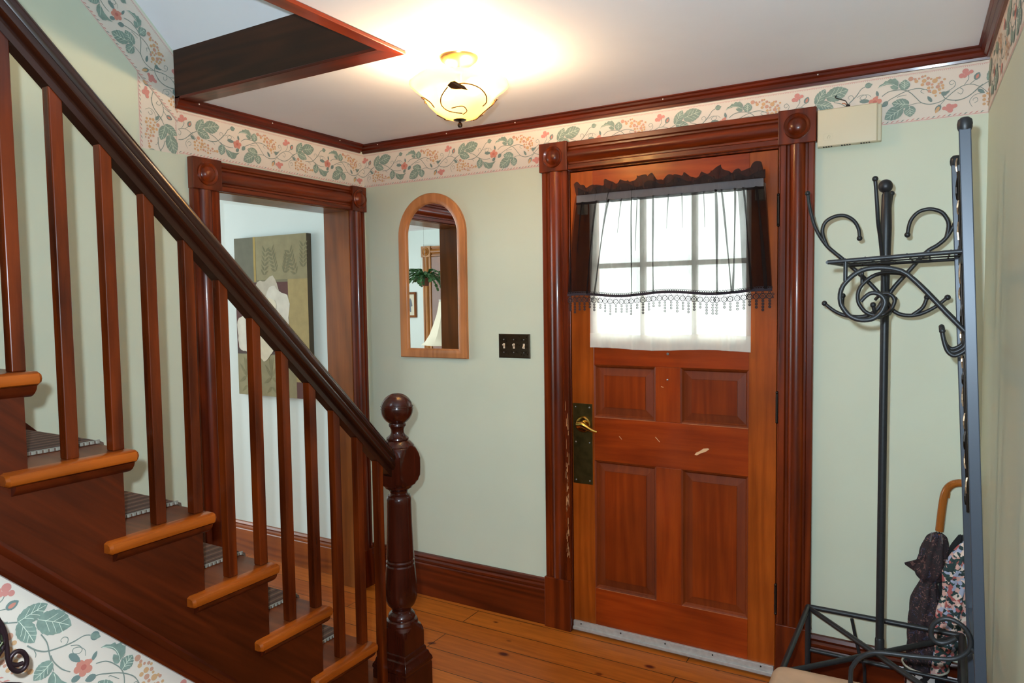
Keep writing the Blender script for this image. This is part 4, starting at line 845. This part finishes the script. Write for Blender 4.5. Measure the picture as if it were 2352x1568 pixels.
hook('double_hook', P3([(2.226, 1.824), (2.235, 1.768), (2.252, 1.71), (2.28, 1.661), (2.306, 1.634), (2.33, 1.612), (2.387, 1.556), (2.418, 1.522), (2.440, 1.493)]), P3([(2.285, 1.654), (2.271, 1.698), (2.279, 1.729), (2.305, 1.745), (2.334, 1.746), (2.36, 1.729), (2.374, 1.702), (2.377, 1.674)]))
hook('double_hook', P3([(2.652, 1.786), (2.648, 1.768), (2.640, 1.746), (2.631, 1.715), (2.609, 1.668), (2.585, 1.643), (2.555, 1.622), (2.504, 1.56), (2.474, 1.523), (2.456, 1.493)]), P3([(2.606, 1.662), (2.611, 1.702), (2.598, 1.732), (2.579, 1.745), (2.557, 1.749), (2.532, 1.741), (2.513, 1.716), (2.506, 1.677)]))
hook('double_hook', P3([(2.279, 1.475), (2.308, 1.451), (2.342, 1.436), (2.389, 1.433), (2.421, 1.448), (2.442, 1.478)]), P3([(2.350, 1.435), (2.332, 1.462), (2.332, 1.498)]))
hook('double_hook', P3([(2.612, 1.489), (2.579, 1.46), (2.537, 1.439), (2.497, 1.438), (2.47, 1.453), (2.454, 1.479)]), P3([(2.524, 1.438), (2.549, 1.46), (2.56, 1.49)]))
hook('front_hook', [(2.425, -.53, 1.835), (2.43, -.522, 1.768), (2.433, -.505, 1.711), (2.438, -.478, 1.664), (2.444, -.445, 1.587), (2.447, -.430, 1.50)], None)
hook('rear_hook', [(2.457, -.30, 1.818), (2.452, -.31, 1.763), (2.450, -.33, 1.694), (2.449, -.365, 1.637), (2.449, -.395, 1.575), (2.449, -.41, 1.50)], None)
hook('front_hook', [(2.424, -.525, 1.470), (2.428, -.518, 1.450), (2.436, -.490, 1.433), (2.445, -.440, 1.440), (2.448, -.428, 1.478)], None)
hook('rear_hook', [(2.470, -.30, 1.486), (2.464, -.33, 1.455), (2.456, -.37, 1.440), (2.451, -.41, 1.478)], None)

# ------------------------------------------------------------------ hall tree by the right wall
ht = thing('hall_tree', 'charcoal steel hall tree with scroll brackets leaning along the right hand wall', 'hall tree', (2.70, -.78, 0))
YN, YR = -1.0, -.55
for y, zt in ((YN, 1.858), (YR, 1.850)):
    xt, xb = (2.631, 2.7115) if y == YN else (2.624, 2.7095)
    mb = MB(); h = .0115
    mb.loft([[(x + a * h, y + b * h, z) for a, b in ((-1, -1), (1, -1), (1, 1), (-1, 1))] for x, z in ((xb, 0), (xt, zt))]); po = mb.build('post', rackblue, ht, bevel=.002)
    mb = MB(); mb.lathe([(.0125, zt - .002), (.0145, zt + .004), (.0150, zt + .012), (.0135, zt + .021), (.008, zt + .026), (.0005, zt + .027)], (xt, y, 0), 'z', 20); mb.build('post_cap', black_m, po, smooth=50)
def px_(z): return 2.7105 - .0435 * z            # x of the leaning back plane
mb = MB()
for z in (1.355, 1.585, .62): mb.tube([(px_(z), YN, z), (px_(z), YR, z)], .008, 4, sq=True)
mb.bm.free()
for z in (1.355, 1.585, .62): MB().tube([(px_(z), YN, z), (px_(z), YR, z)], .008, 4, sq=True).build('cross_rail', rackblue, ht)
gold = plain('gilt_leaf_metal', hexc(176, 146, 116), .35, .6, noise=.35, nscale=60)
for i in range(17):
    z = .95 + i * .055; y = YR - .05 - .10 * abs(math.sin(i * 1.9)) - (.02 if i % 2 else 0); x = px_(z) - .006
    mb = MB(); s = .024 + .006 * math.sin(i * 3); t = .5 * math.sin(i * 2.3)
    pts = [(0, -1), (.35, -.45), (.42, .1), (.2, .65), (0, 1), (-.2, .65), (-.42, .1), (-.35, -.45)]
    mb.loft([[(x - d - .006 * abs(a), y + s * (a * math.cos(t) - b * math.sin(t)), z + s * (a * math.sin(t) + b * math.cos(t))) for a, b in pts] for d in (0, .003)]); mb.build('leaf_ornament', gold if i % 3 else dkmetal, ht)
mb = MB(); mb.tube([(px_(.92) - .005, YR - .1, .92), (px_(1.3) - .005, YR - .13, 1.3), (px_(1.82) - .004, YR - .09, 1.82)], .004, 6, smooth=6); mb.build('vine_stem', dkmetal, ht, smooth=60)
SCR = [(2.652, 1.402), (2.606, 1.454), (2.565, 1.503), (2.526, 1.545), (2.502, 1.557), (2.482, 1.561), (2.461, 1.562), (2.44, 1.56), (2.421, 1.552), (2.405, 1.539), (2.391, 1.522), (2.385, 1.502), (2.386, 1.482), (2.391, 1.47), (2.402, 1.454), (2.413, 1.446), (2.426, 1.441), (2.438, 1.44), (2.452, 1.442), (2.463, 1.448), (2.473, 1.459), (2.478, 1.47), (2.481, 1.481), (2.478, 1.491), (2.472, 1.498), (2.465, 1.502), (2.457, 1.504), (2.448, 1.502), (2.438, 1.494), (2.43, 1.484)]
for y in (YN, YR):
    mb = MB(); mb.tube(P3(SCR, y), lambda t: .0056 - .0012 * max(0, t - .8) * 5, 8, smooth=2); mb.tube([(2.396, y, 1.579), (2.396, y, 1.533)], .0048, 8); mb.tube([(2.650, y, 1.42), (2.653, y, 1.345)], .006, 8); mb.build('scroll_bracket', black_m, ht, smooth=60)
mb = MB(); mb.tube([(2.357, YN, 1.579), (2.640, YN, 1.593)], .0052, 8); mb.tube([(2.364, YR, 1.586), (2.641, YR, 1.594)], .0046, 8); mb.tube([(2.357, YN, 1.579), (2.359, YR, 1.585)], .0046, 8); mb.tube([(2.36, -.78, 1.582), (2.641, -.78, 1.5935)], .0020, 8)
for i in range(6): 
    x = 2.395 + i * .043; z = 1.5795 + (x - 2.357) * .049 + .004; mb.tube([(x, YN, z), (x, YR, z + .003)], .0022, 6)
mb.build('shelf', black_m, ht, smooth=60)
for y in (-.90, -.78, -.66):
    mb = MB(); mb.tube([(2.648, y, 1.385), (2.644, y, 1.367), (2.624, y, 1.354), (2.61, y, 1.362), (2.602, y, 1.383), (2.597, y, 1.409)], .005, 8, smooth=4); mb.ball((2.597, y, 1.412), .0072, seg=10); mb.build('coat_hook', black_m, ht, smooth=60)
S2 = [(2.419, .505), (2.419, .581), (2.423, .596), (2.433, .615), (2.447, .63), (2.463, .64), (2.482, .645), (2.504, .648), (2.547, .652), (2.589, .658), (2.62, .663), (2.636, .669), (2.65, .68), (2.66, .693), (2.664, .709), (2.662, .725), (2.653, .742), (2.639, .753), (2.622, .758), (2.606, .754), (2.592, .741), (2.586, .725), (2.587, .71), (2.595, .7), (2.607, .698), (2.621, .704), (2.635, .716)]
mb = MB(); mb.tube(P3(S2, YN), .0056, 8, smooth=2); mb.tube([(2.664, YN, .70), (2.688, YN, .68)], .006, 8); mb.build('arm_scroll', black_m, ht, smooth=60)

# ------------------------------------------------------------------ upholstered bench
bn = thing('bench', 'beige suede upholstered bench seat in front of the coat rack', 'bench', (2.44, -1.12, 0))
def rrect(x0, x1, y0, y1, r, n=6, rot=0):
    o = []
    for cx, cy, a in ((x1 - r, y1 - r, 0), (x0 + r, y1 - r, 90), (x0 + r, y0 + r, 180), (x1 - r, y0 + r, 270)):
        for i in range(n + 1):
            t = math.radians(a + 90 * i / n); o.append((cx + r * math.cos(t), cy + r * math.sin(t)))
    return o
def bq(i, z): 
    k = math.radians(2.5); o = []
    for a, b in rrect(2.213 + i, 2.640 - i, -1.42 + i, -.857 - i, .04 - min(i, .03)): 
        da, db = a - 2.213, b + .857; o.append((2.213 + da * math.cos(k) - db * math.sin(k), -.857 - .008 + da * math.sin(k) + db * math.cos(k), z))
    return o
mb = MB(); mb.loft([bq(.006, .405), bq(0, .412), bq(0, .470), bq(.004, .484), bq(.012, .494), bq(.024, .4985), bq(.05, .5)]); mb.build('seat_cushion', suede, bn, smooth=50)
mb = MB(); mb.loft([bq(.012, .36), bq(.012, .406)]); mb.build('seat_frame', black_m, bn)
for i, j in ((.03, .03), (.03, -.03), (-.03, .03), (-.03, -.03)):
    x = (2.245 if i > 0 else 2.605); y = (-1.38 if j > 0 else -.905); mb = MB(); mb.tube([(x, y, 0), (x, y, .362)], .013, 8); mb.build('leg', black_m, bn, smooth=60)

# ------------------------------------------------------------------ umbrellas and their pot
pt = MB(); PX2, PY2 = 2.572, -.083
pt.lathe([(.0005, .0), (.048, 0), (.052, .01), (.062, .12), (.066, .20), (.069, .214), (.0715, .219), (.069, .223), (.064, .219), (.061, .20), (.057, .12), (.048, .012), (.0005, .012)], (PX2, PY2, 0), 'z', 40)
po = pt.build('umbrella_pot', floral_pot, None, smooth=50); tag(po, 'floral glazed pot on the floor holding the umbrellas', 'umbrella stand')
mb = MB(); mb.tube([(PX2 + .0695 * math.cos(t), PY2 + .0695 * math.sin(t), .2205) for t in [2 * PI * i / 40 for i in range(41)]], .0035, 8); mb.build('pot_rim', plain('cream_glaze', hexc(200, 194, 176), .25), po, smooth=60)
def furled(name, label, pts, mat, shaft, knob=None, flap=None, seed=1, lobes=7, y=-.075, tilt=0):
    rnd = random.Random(seed); u = thing(name, label, 'umbrella', (pts[-1][0], y, .02)); rings = []; n = 42
    P = catmull([(a, b, r) for a, b, r in pts], 5); ph = 0
    for a, z, r in P:
        ph += .05; ring = []
        for k in range(n):
            t = 2 * PI * k / n; rr = r * (1 + .16 * math.sin(lobes * t + ph * 3) + .07 * math.sin(3 * t + z * 40))
            ring.append((a + rr * math.cos(t), y + (.69 - z) * tilt + rr * .72 * math.sin(t), z + .10 * rr * math.sin(lobes * t)))
        rings.append(ring)
    mb = MB(); mb.loft(rings)
    if flap: mb.loft([[(b[0], y + b[1], b[2]) for b in q] for q in flap])
    mb.build('canopy', mat, u, smooth=70)
    if shaft: shaft(u, y)
    return u
cane = wood('umbrella_cane_wood', hexc(128, 80, 38), hexc(160, 106, 58), 'z', rough=.22, coat=.5, rings=.2)
def sh1(u, y):
    mb = MB(); mb.tube([(2.596, y, .63), (2.605, y, .686)], .009, 10); mb.tube([(a, y + d, b) for a, b, d in ((2.606, .695, 0), (2.614, .789, 0), (2.622, .832, 0), (2.636, .855, 0), (2.657, .867, -.004), (2.680, .867, -.008), (2.697, .853, -.010), (2.704, .832, -.012))], .0128, 12, smooth=6); mb.loft([[(2.628, y - .004, .845), (2.636, y - .004, .846), (2.634, y - .004, .812), (2.629, y - .004, .812)], [(2.628, y + .004, .845), (2.636, y + .004, .846), (2.634, y + .004, .812), (2.629, y + .004, .812)]]); mb.build('crook_handle', cane, u, smooth=60)
    for x, z in ((2.583, .690), (2.613, .688)):
        mb = MB(); mb.tube([(x, y - .02, z), (x + (-.002 if x < 2.6 else .002), y - .02, z - .03)], .002, 6); mb.ball((x, y - .02, z), .003, seg=6); mb.build('rib_tip', screw_m, u, smooth=60)
furled('umbrella', 'dark paisley umbrella with a wooden crook handle leaning in the pot', [(2.602, .688, .010), (2.598, .672, .026), (2.594, .645, .034), (2.590, .61, .041), (2.588, .565, .045), (2.584, .538, .040), (2.578, .518, .025), (2.575, .505, .025), (2.572, .47, .034), (2.569, .43, .042), (2.566, .36, .047), (2.563, .28, .044), (2.561, .20, .036), (2.560, .10, .02), (2.560, .03, .008)], paisley_cloth, sh1,
       flap=[[(2.566, -.028, .612), (2.574, .0, .522), (2.566, .028, .60)], [(2.535, -.016, .585), (2.545, .0, .536), (2.536, .016, .578)], [(2.503, -.003, .568), (2.506, .0, .560), (2.504, .003, .567)]], seed=3, y=-.078)
def sh2(u, y):
    mb = MB(); mb.tube([(2.684, y, .66), (2.690, y, .70)], .008, 10); mb.tube([(2.690, y, .695), (2.698, y, .76), (2.702, y, .82)], lambda t: .010 + .001 * t, 12); mb.build('handle', cane, u, smooth=60)
    mb = MB(); mb.lathe([(.0095, .686), (.0095, .697)], (2.6885, y, 0), 'z', 12); mb.build('collar', brass, u, smooth=60)
furled('umbrella.001', 'cream and rose floral umbrella standing rightmost in the pot behind the steel post', [(2.686, .688, .010), (2.680, .66, .024), (2.674, .625, .036), (2.668, .59, .044), (2.662, .55, .040), (2.656, .49, .038), (2.648, .42, .040), (2.638, .33, .040), (2.616, .24, .024), (2.596, .14, .014), (2.592, .03, .008)], floral_cloth, sh2, seed=5, y=-.135, tilt=.08)
furled('umbrella.002', 'plain black umbrella furled behind the floral one', [(2.672, .675, .008), (2.662, .63, .020), (2.648, .57, .023), (2.634, .50, .024), (2.620, .42, .024), (2.606, .33, .024), (2.592, .22, .024), (2.580, .10, .014), (2.575, .03, .008)], plain('black_umbrella_cloth', hexc(20, 20, 22), .8), None, seed=8, y=-.025)

# ------------------------------------------------------------------ canvas in the side room
ca = thing('canvas_painting', 'tall olive and gold canvas with a cream flower on the side room wall', 'painting', (-.67, -.02, .97))
KX0, KX1, KZ0, KZ1, KF = -.966, -.376, .968, 1.880, -.055
MB().box(KX0, KX1, KF, -.0200, KZ0, KZ1).build('canvas_edge', plain('canvas_dark_edge', hexc(74, 62, 46), .8), ca, bevel=.002)
cols = {'ol': hexc(122, 118, 88), 'gr': hexc(112, 112, 92), 'kh': hexc(150, 142, 104), 'gd': hexc(172, 154, 100), 'bu': hexc(92, 52, 44), 'bd': hexc(74, 56, 48), 'wh': hexc(222, 218, 200), 'w2': hexc(196, 188, 166), 'w3': hexc(230, 222, 194), 'lf': hexc(124, 120, 86), 'yl': hexc(176, 152, 82), 'dm': hexc(132, 126, 88)}
CK = list(cols); cm = [plain('canvas_paint_' + k, cols[k], .75, noise=.10, nscale=16) for k in CK]
mb = MB()
cc = [0]
def cp(pts, k, ly):
    cc[0] += 1
    mb.face([(KX0 + u * (KX1 - KX0), KF - .0005 - .0003 * ly - .000002 * cc[0], KZ0 + v * (KZ1 - KZ0)) for u, v in pts], CK.index(k))
def rc(a, b, c_, d, k, ly): cp([(a, c_), (b, c_), (b, d), (a, d)], k, ly)
rc(0, 1, 0, 1, 'ol', 0); rc(0, .28, .72, 1, 'gr', 1); rc(.31, 1, .73, 1, 'kh', 1); rc(.275, .305, .72, 1, 'yl', 2); rc(.74, 1, .10, .73, 'gd', 1); rc(0, .74, .265, .715, 'bu', 1); rc(0, .74, .265, .30, 'bd', 2); rc(0, .82, 0, .26, 'kh', 1); rc(.82, 1, 0, .10, 'bu', 2)
def lf(b, t, w, k, ly):
    b, t = Vector(b), Vector(t); d = t - b; n_ = Vector((-d.y, d.x)).normalized() * w
    cp([tuple(b), tuple(b + d * .3 + n_), tuple(b + d * .65 + n_ * .8), tuple(t), tuple(b + d * .65 - n_ * .6), tuple(b + d * .3 - n_ * .8)], k, ly)
rr = random.Random(4)
for sx, sy, ang, L_ in ((.42, .76, 1.4, .2), (.58, .78, 1.9, .18), (.85, .76, 2.0, .2), (.95, .8, 1.5, .17), (.7, .77, 1.2, .14)):
    for i in range(6):
        q = (sx + L_ * .16 * i * math.cos(ang), sy + L_ * .16 * i * math.sin(ang) * .9)
        for s in (1, -1): lf(q, (q[0] + .075 * math.cos(ang + s * .8), q[1] + .05 * math.sin(ang + s * .8)), .009, 'lf', 3)
def petal(cx, cy, r, k, ly, seed, sq=1.0):
    q = random.Random(seed); cp([(cx + r * (1 + .10 * math.sin(5 * t + seed) + q.uniform(-.04, .04)) * math.cos(t), cy + sq * .68 * r * (1 + .10 * math.sin(5 * t + seed) + q.uniform(-.04, .04)) * math.sin(t)) for t in [2 * PI * i / 36 for i in range(36)]], k, ly)
petal(.46, .585, .205, 'w2', 3, 2, 1.15); petal(.56, .52, .20, 'wh', 4, 5, 1.2); petal(.30, .50, .20, 'w2', 5, 7); petal(.17, .40, .165, 'wh', 6, 1, 1.2); petal(.38, .37, .20, 'w3', 7, 9); petal(.58, .39, .16, 'wh', 8, 3); petal(.46, .51, .13, 'w3', 9, 4, 1.3); petal(.42, .44, .09, 'wh', 10, 6)
for cx in (.12, .48):
    for s in (1, -1):
        lf((cx, .12), (cx + s * .09, .20), .014, 'dm', 3); lf((cx, .12), (cx + s * .11, .08), .014, 'dm', 3); lf((cx, .06), (cx + s * .07, .02), .012, 'dm', 3); lf((cx, .15), (cx + s * .03, .25), .012, 'dm', 3)
    lf((cx, .13), (cx, .24), .014, 'dm', 4)
mb.build('painted_front', cm, ca)

# ------------------------------------------------------------------ side room things seen in the mirror
YF = -3.725
d2 = thing('door_2', 'golden oak framed glazed door in the side room, seen in the mirror', 'door', (-1.9, YF, 0), kind='structure')
for a in (-2.4725, -1.46):
    MB().prism([(a + .008 + .115 * u, YF + v) for u, v in CAS], lambda u, v, w: (u, v, w), 0, 2.0).build('side_casing', lightoak_w, d2, smooth=30)
    bo = MB().box(a, a + .131, YF, YF + .036, 2.0, 2.123).build('corner_block', lightoak_w, d2, bevel=.003)
    r = MB(); rosette(r, (a + .0655, YF + .036, 2.0615), 'y', 1); r.build('rosette', lightoak_w, bo, smooth=35)
MB().prism([(2.003 + .117 * u, YF + v) for u, v in CAS], lambda u, v, w: (w, v, u), -2.341, -1.46).build('head_casing', wood('golden_oak_across', hexc(150, 100, 46), hexc(190, 136, 74), 'x', rough=.4), d2, smooth=30)
mb = MB(); mb.box(-2.345, -2.19, YF + .002, YF + .012, 0, 2.0); mb.box(-1.60, -1.455, YF + .002, YF + .012, 0, 2.0); mb.box(-2.19, -1.60, YF + .002, YF + .012, 0, .9); mb.box(-2.19, -1.60, YF + .002, YF + .012, 1.985, 2.0); mb.build('door_leaf', jamb_w, d2)
mb = MB(); mb.box(-2.165, -1.60, YF + .001, YF + .006, .9, 1.985); gl = mb.build('glass_panel', plain('frosted_door_glass', hexc(176, 178, 176), .2, noise=.15, nscale=30), d2)
mb = MB(); mb.box(-2.19, -2.165, YF + .001, YF + .014, .9, 1.985); mb.build('glass_stop', lightoak_w, d2)
mb = MB()
for z0, z1 in ((1.66, 1.985), (1.2, 1.5)): mb.tube([(-2.165, YF + .009, z1), (-2.10, YF + .009, z1 - .06), (-2.13, YF + .009, (z0 + z1) / 2), (-2.165, YF + .009, z0)], .005, 6, smooth=5); mb.tube([(-2.12, YF + .009, z1), (-2.12, YF + .009, z0)], .004, 6)
mb.build('leaded_ornament', screw_m, gl, smooth=60)
pf = thing('framed_picture', 'small brown framed print on the side room wall, seen in the mirror', 'picture', (-2.70, YF, 1.317))
mb = MB(); FX0, FX1, FZ0, FZ1 = -2.825, -2.575, 1.317, 1.608
mb.loft([[(FX0 + i, YF + y, FZ0 + i), (FX1 - i, YF + y, FZ0 + i), (FX1 - i, YF + y, FZ1 - i), (FX0 + i, YF + y, FZ1 - i)] for i, y in ((0, .0005), (0, .022), (.006, .026), (.024, .020), (.026, .010))], caps=False); mb.build('frame', jamb_w, pf, smooth=30)
mb = MB().box(FX0 + .02, FX1 - .02, YF + .001, YF + .010, FZ0 + .02, FZ1 - .02); pr = mb.build('print', paper_m, pf)
mb = MB(); mb.face([(-2.665, YF + .0106, 1.38), (-2.648, YF + .0106, 1.38), (-2.652, YF + .0106, 1.44), (-2.63, YF + .0106, 1.45), (-2.64, YF + .0106, 1.51), (-2.66, YF + .0106, 1.54), (-2.685, YF + .0106, 1.52), (-2.69, YF + .0106, 1.45)][::-1]); mb.build('printed_figure', ink_m, pr)
# hanging plant
hpl = thing('hanging_plant', 'trailing green plant hanging from the side room ceiling, seen in the mirror', 'plant', (-2.19, -3.375, H))
mb = MB(); mb.lathe([(.0005, 1.665), (.045, 1.665), (.060, 1.74), (.064, 1.752), (.060, 1.755), (.052, 1.745), (.0005, 1.742)], (-2.19, -3.375, 0), 'z', 24); mb.build('pot', terracotta, hpl, smooth=40)
mb = MB()
for k in range(3):
    a = 2 * PI * k / 3 + .3; mb.tube([(-2.19 + .062 * math.cos(a), -3.375 + .062 * math.sin(a), 1.752), (-2.19, -3.375, 2.12)], .0009, 6)
mb.tube([(-2.19, -3.375, 2.12), (-2.19, -3.375, H)], .0009, 6); mb.build('hanger', screw_m, hpl, smooth=60)
mb = MB(); rr = random.Random(11)
for k in range(60):
    a = rr.uniform(0, 2 * PI); p_ = Vector((-2.19, -3.375, 1.755)) + Vector((math.cos(a), math.sin(a), 0)) * rr.uniform(.0, .05); el = rr.uniform(.1, 1.25); d = Vector((math.cos(a) * math.cos(el), math.sin(a) * math.cos(el), math.sin(el)))
    for s in range(rr.randint(4, 6)):
        L_ = .046; e1 = p_ + d * L_; sd = d.cross(Vector((rr.uniform(-.4, .4), rr.uniform(-.4, .4), 1))).normalized() * rr.uniform(.012, .017); nn = d.cross(sd).normalized() * .002
        if e1.y > -.1 or e1.y < YF + .02: break
        ring_ = [p_ - sd * .35, p_ + d * L_ * .25 - sd, p_ + d * L_ * .6 - sd * .9, p_ + d * L_ * .8 - sd, e1, p_ + d * L_ * .8 + sd, p_ + d * L_ * .6 + sd * .9, p_ + d * L_ * .25 + sd, p_ + sd * .35]
        mb.loft([[q + nn for q in ring_], [q - nn for q in ring_]]); p_ = e1; d = (d + Vector((0, 0, -.42)) + Vector((math.cos(a), math.sin(a), 0)) * .08).normalized()
fo = mb.build('foliage', leafgreen, hpl); fo['kind'] = 'stuff'
# floor lamp
fl = thing('floor_lamp', 'floor lamp with a cream bell shade in the side room, seen in the mirror', 'lamp', (-1.845, -3.325, 0))
mb = MB(); mb.lathe([(.0005, 0), (.14, 0), (.14, .015), (.05, .035), (.014, .06), (.012, 1.5), (.0005, 1.5)], (-1.845, -3.325, 0), 'z', 24); mb.build('stand', oldbrass, fl, smooth=40)
mb = MB(); mb.lathe([(.298, 1.044), (.255, 1.075), (.205, 1.15), (.160, 1.26), (.125, 1.36), (.105, 1.45), (.097, 1.515), (.094, 1.515), (.102, 1.45), (.122, 1.36), (.157, 1.26), (.202, 1.15), (.252, 1.075), (.294, 1.044)], (-1.845, -3.325, 0), 'z', 8); sh_ = mb.build('lamp_shade', shade_m, fl, smooth=30)
mb = MB(); mb.lathe([(.099, 1.495), (.0995, 1.517), (.096, 1.517), (.095, 1.495)], (-1.845, -3.325, 0), 'z', 24); mb.build('shade_trim', plain('shade_braid', hexc(196, 190, 176), .8), sh_, smooth=30)

# ------------------------------------------------------------------ wrought iron screen at lower left
isn = thing('iron_screen', 'wrought iron scrolled screen with pebbled dark green panels at lower left', 'iron screen', (1.2, -2.42, 0))
IX = 1.2
def ell(cy, cz, ry, rz, n=40, a0=0, a1=2 * PI): return [(IX, cy + ry * math.cos(a0 + (a1 - a0) * i / n), cz + rz * math.sin(a0 + (a1 - a0) * i / n)) for i in range(n + 1)]
iron_b = plain('bronzed_iron', hexc(52, 36, 40), .38, .5)
for (cy, cz, ry, rz) in ((-2.405, .925, .118, .060), (-2.37, .775, .142, .083)):
    mb = MB(); mb.tube(ell(cy, cz, ry, rz), .0045, 8); fr = mb.build('scroll_frame', iron_b, isn, smooth=60)
    mb = MB(); rings = []
    for k, r in enumerate((.97, .7, .4, .1)): rings.append([(IX + .008 * (1 - r * r) + .003, cy + ry * r * math.cos(2 * PI * i / 40), cz + rz * r * math.sin(2 * PI * i / 40)) for i in range(40)])
    rings = [[(IX - .004, cy + ry * .97 * math.cos(2 * PI * i / 40), cz + rz * .97 * math.sin(2 * PI * i / 40)) for i in range(40)]] + rings
    mb.loft(rings); q = random.Random(2)
    for i in range(240):
        a = q.uniform(0, 2 * PI); r = math.sqrt(q.uniform(0, .9)); mb.ball((IX + .008 * (1 - r * r) + .003, cy + ry * r * math.cos(a), cz + rz * r * math.sin(a)), q.uniform(.003, .0055), seg=6)
    mb.build('pebbled_panel', pebble_m, fr, smooth=60)
mb = MB(); mb.tube([(IX, cy_, cz_) for cy_, cz_ in ((-2.296, .964), (-2.287, .94), (-2.284, .91), (-2.283, .885), (-2.277, .866), (-2.266, .857), (-2.256, .862), (-2.254, .876), (-2.260, .889), (-2.270, .894), (-2.279, .888), (-2.280, .877), (-2.270, .870), (-2.260, .869))], .0042, 8, smooth=5); mb.build('scroll', iron_b, isn, smooth=60)
for y in (-2.46, -2.29):
    mb = MB(); mb.tube([(IX, y, .72), (IX, y, .012)], .006, 8); mb.tube([(IX - .09, y, .008), (IX, y, .014), (IX + .09, y, .008)], .006, 8, smooth=4); mb.build('leg', iron_b, isn, smooth=60)
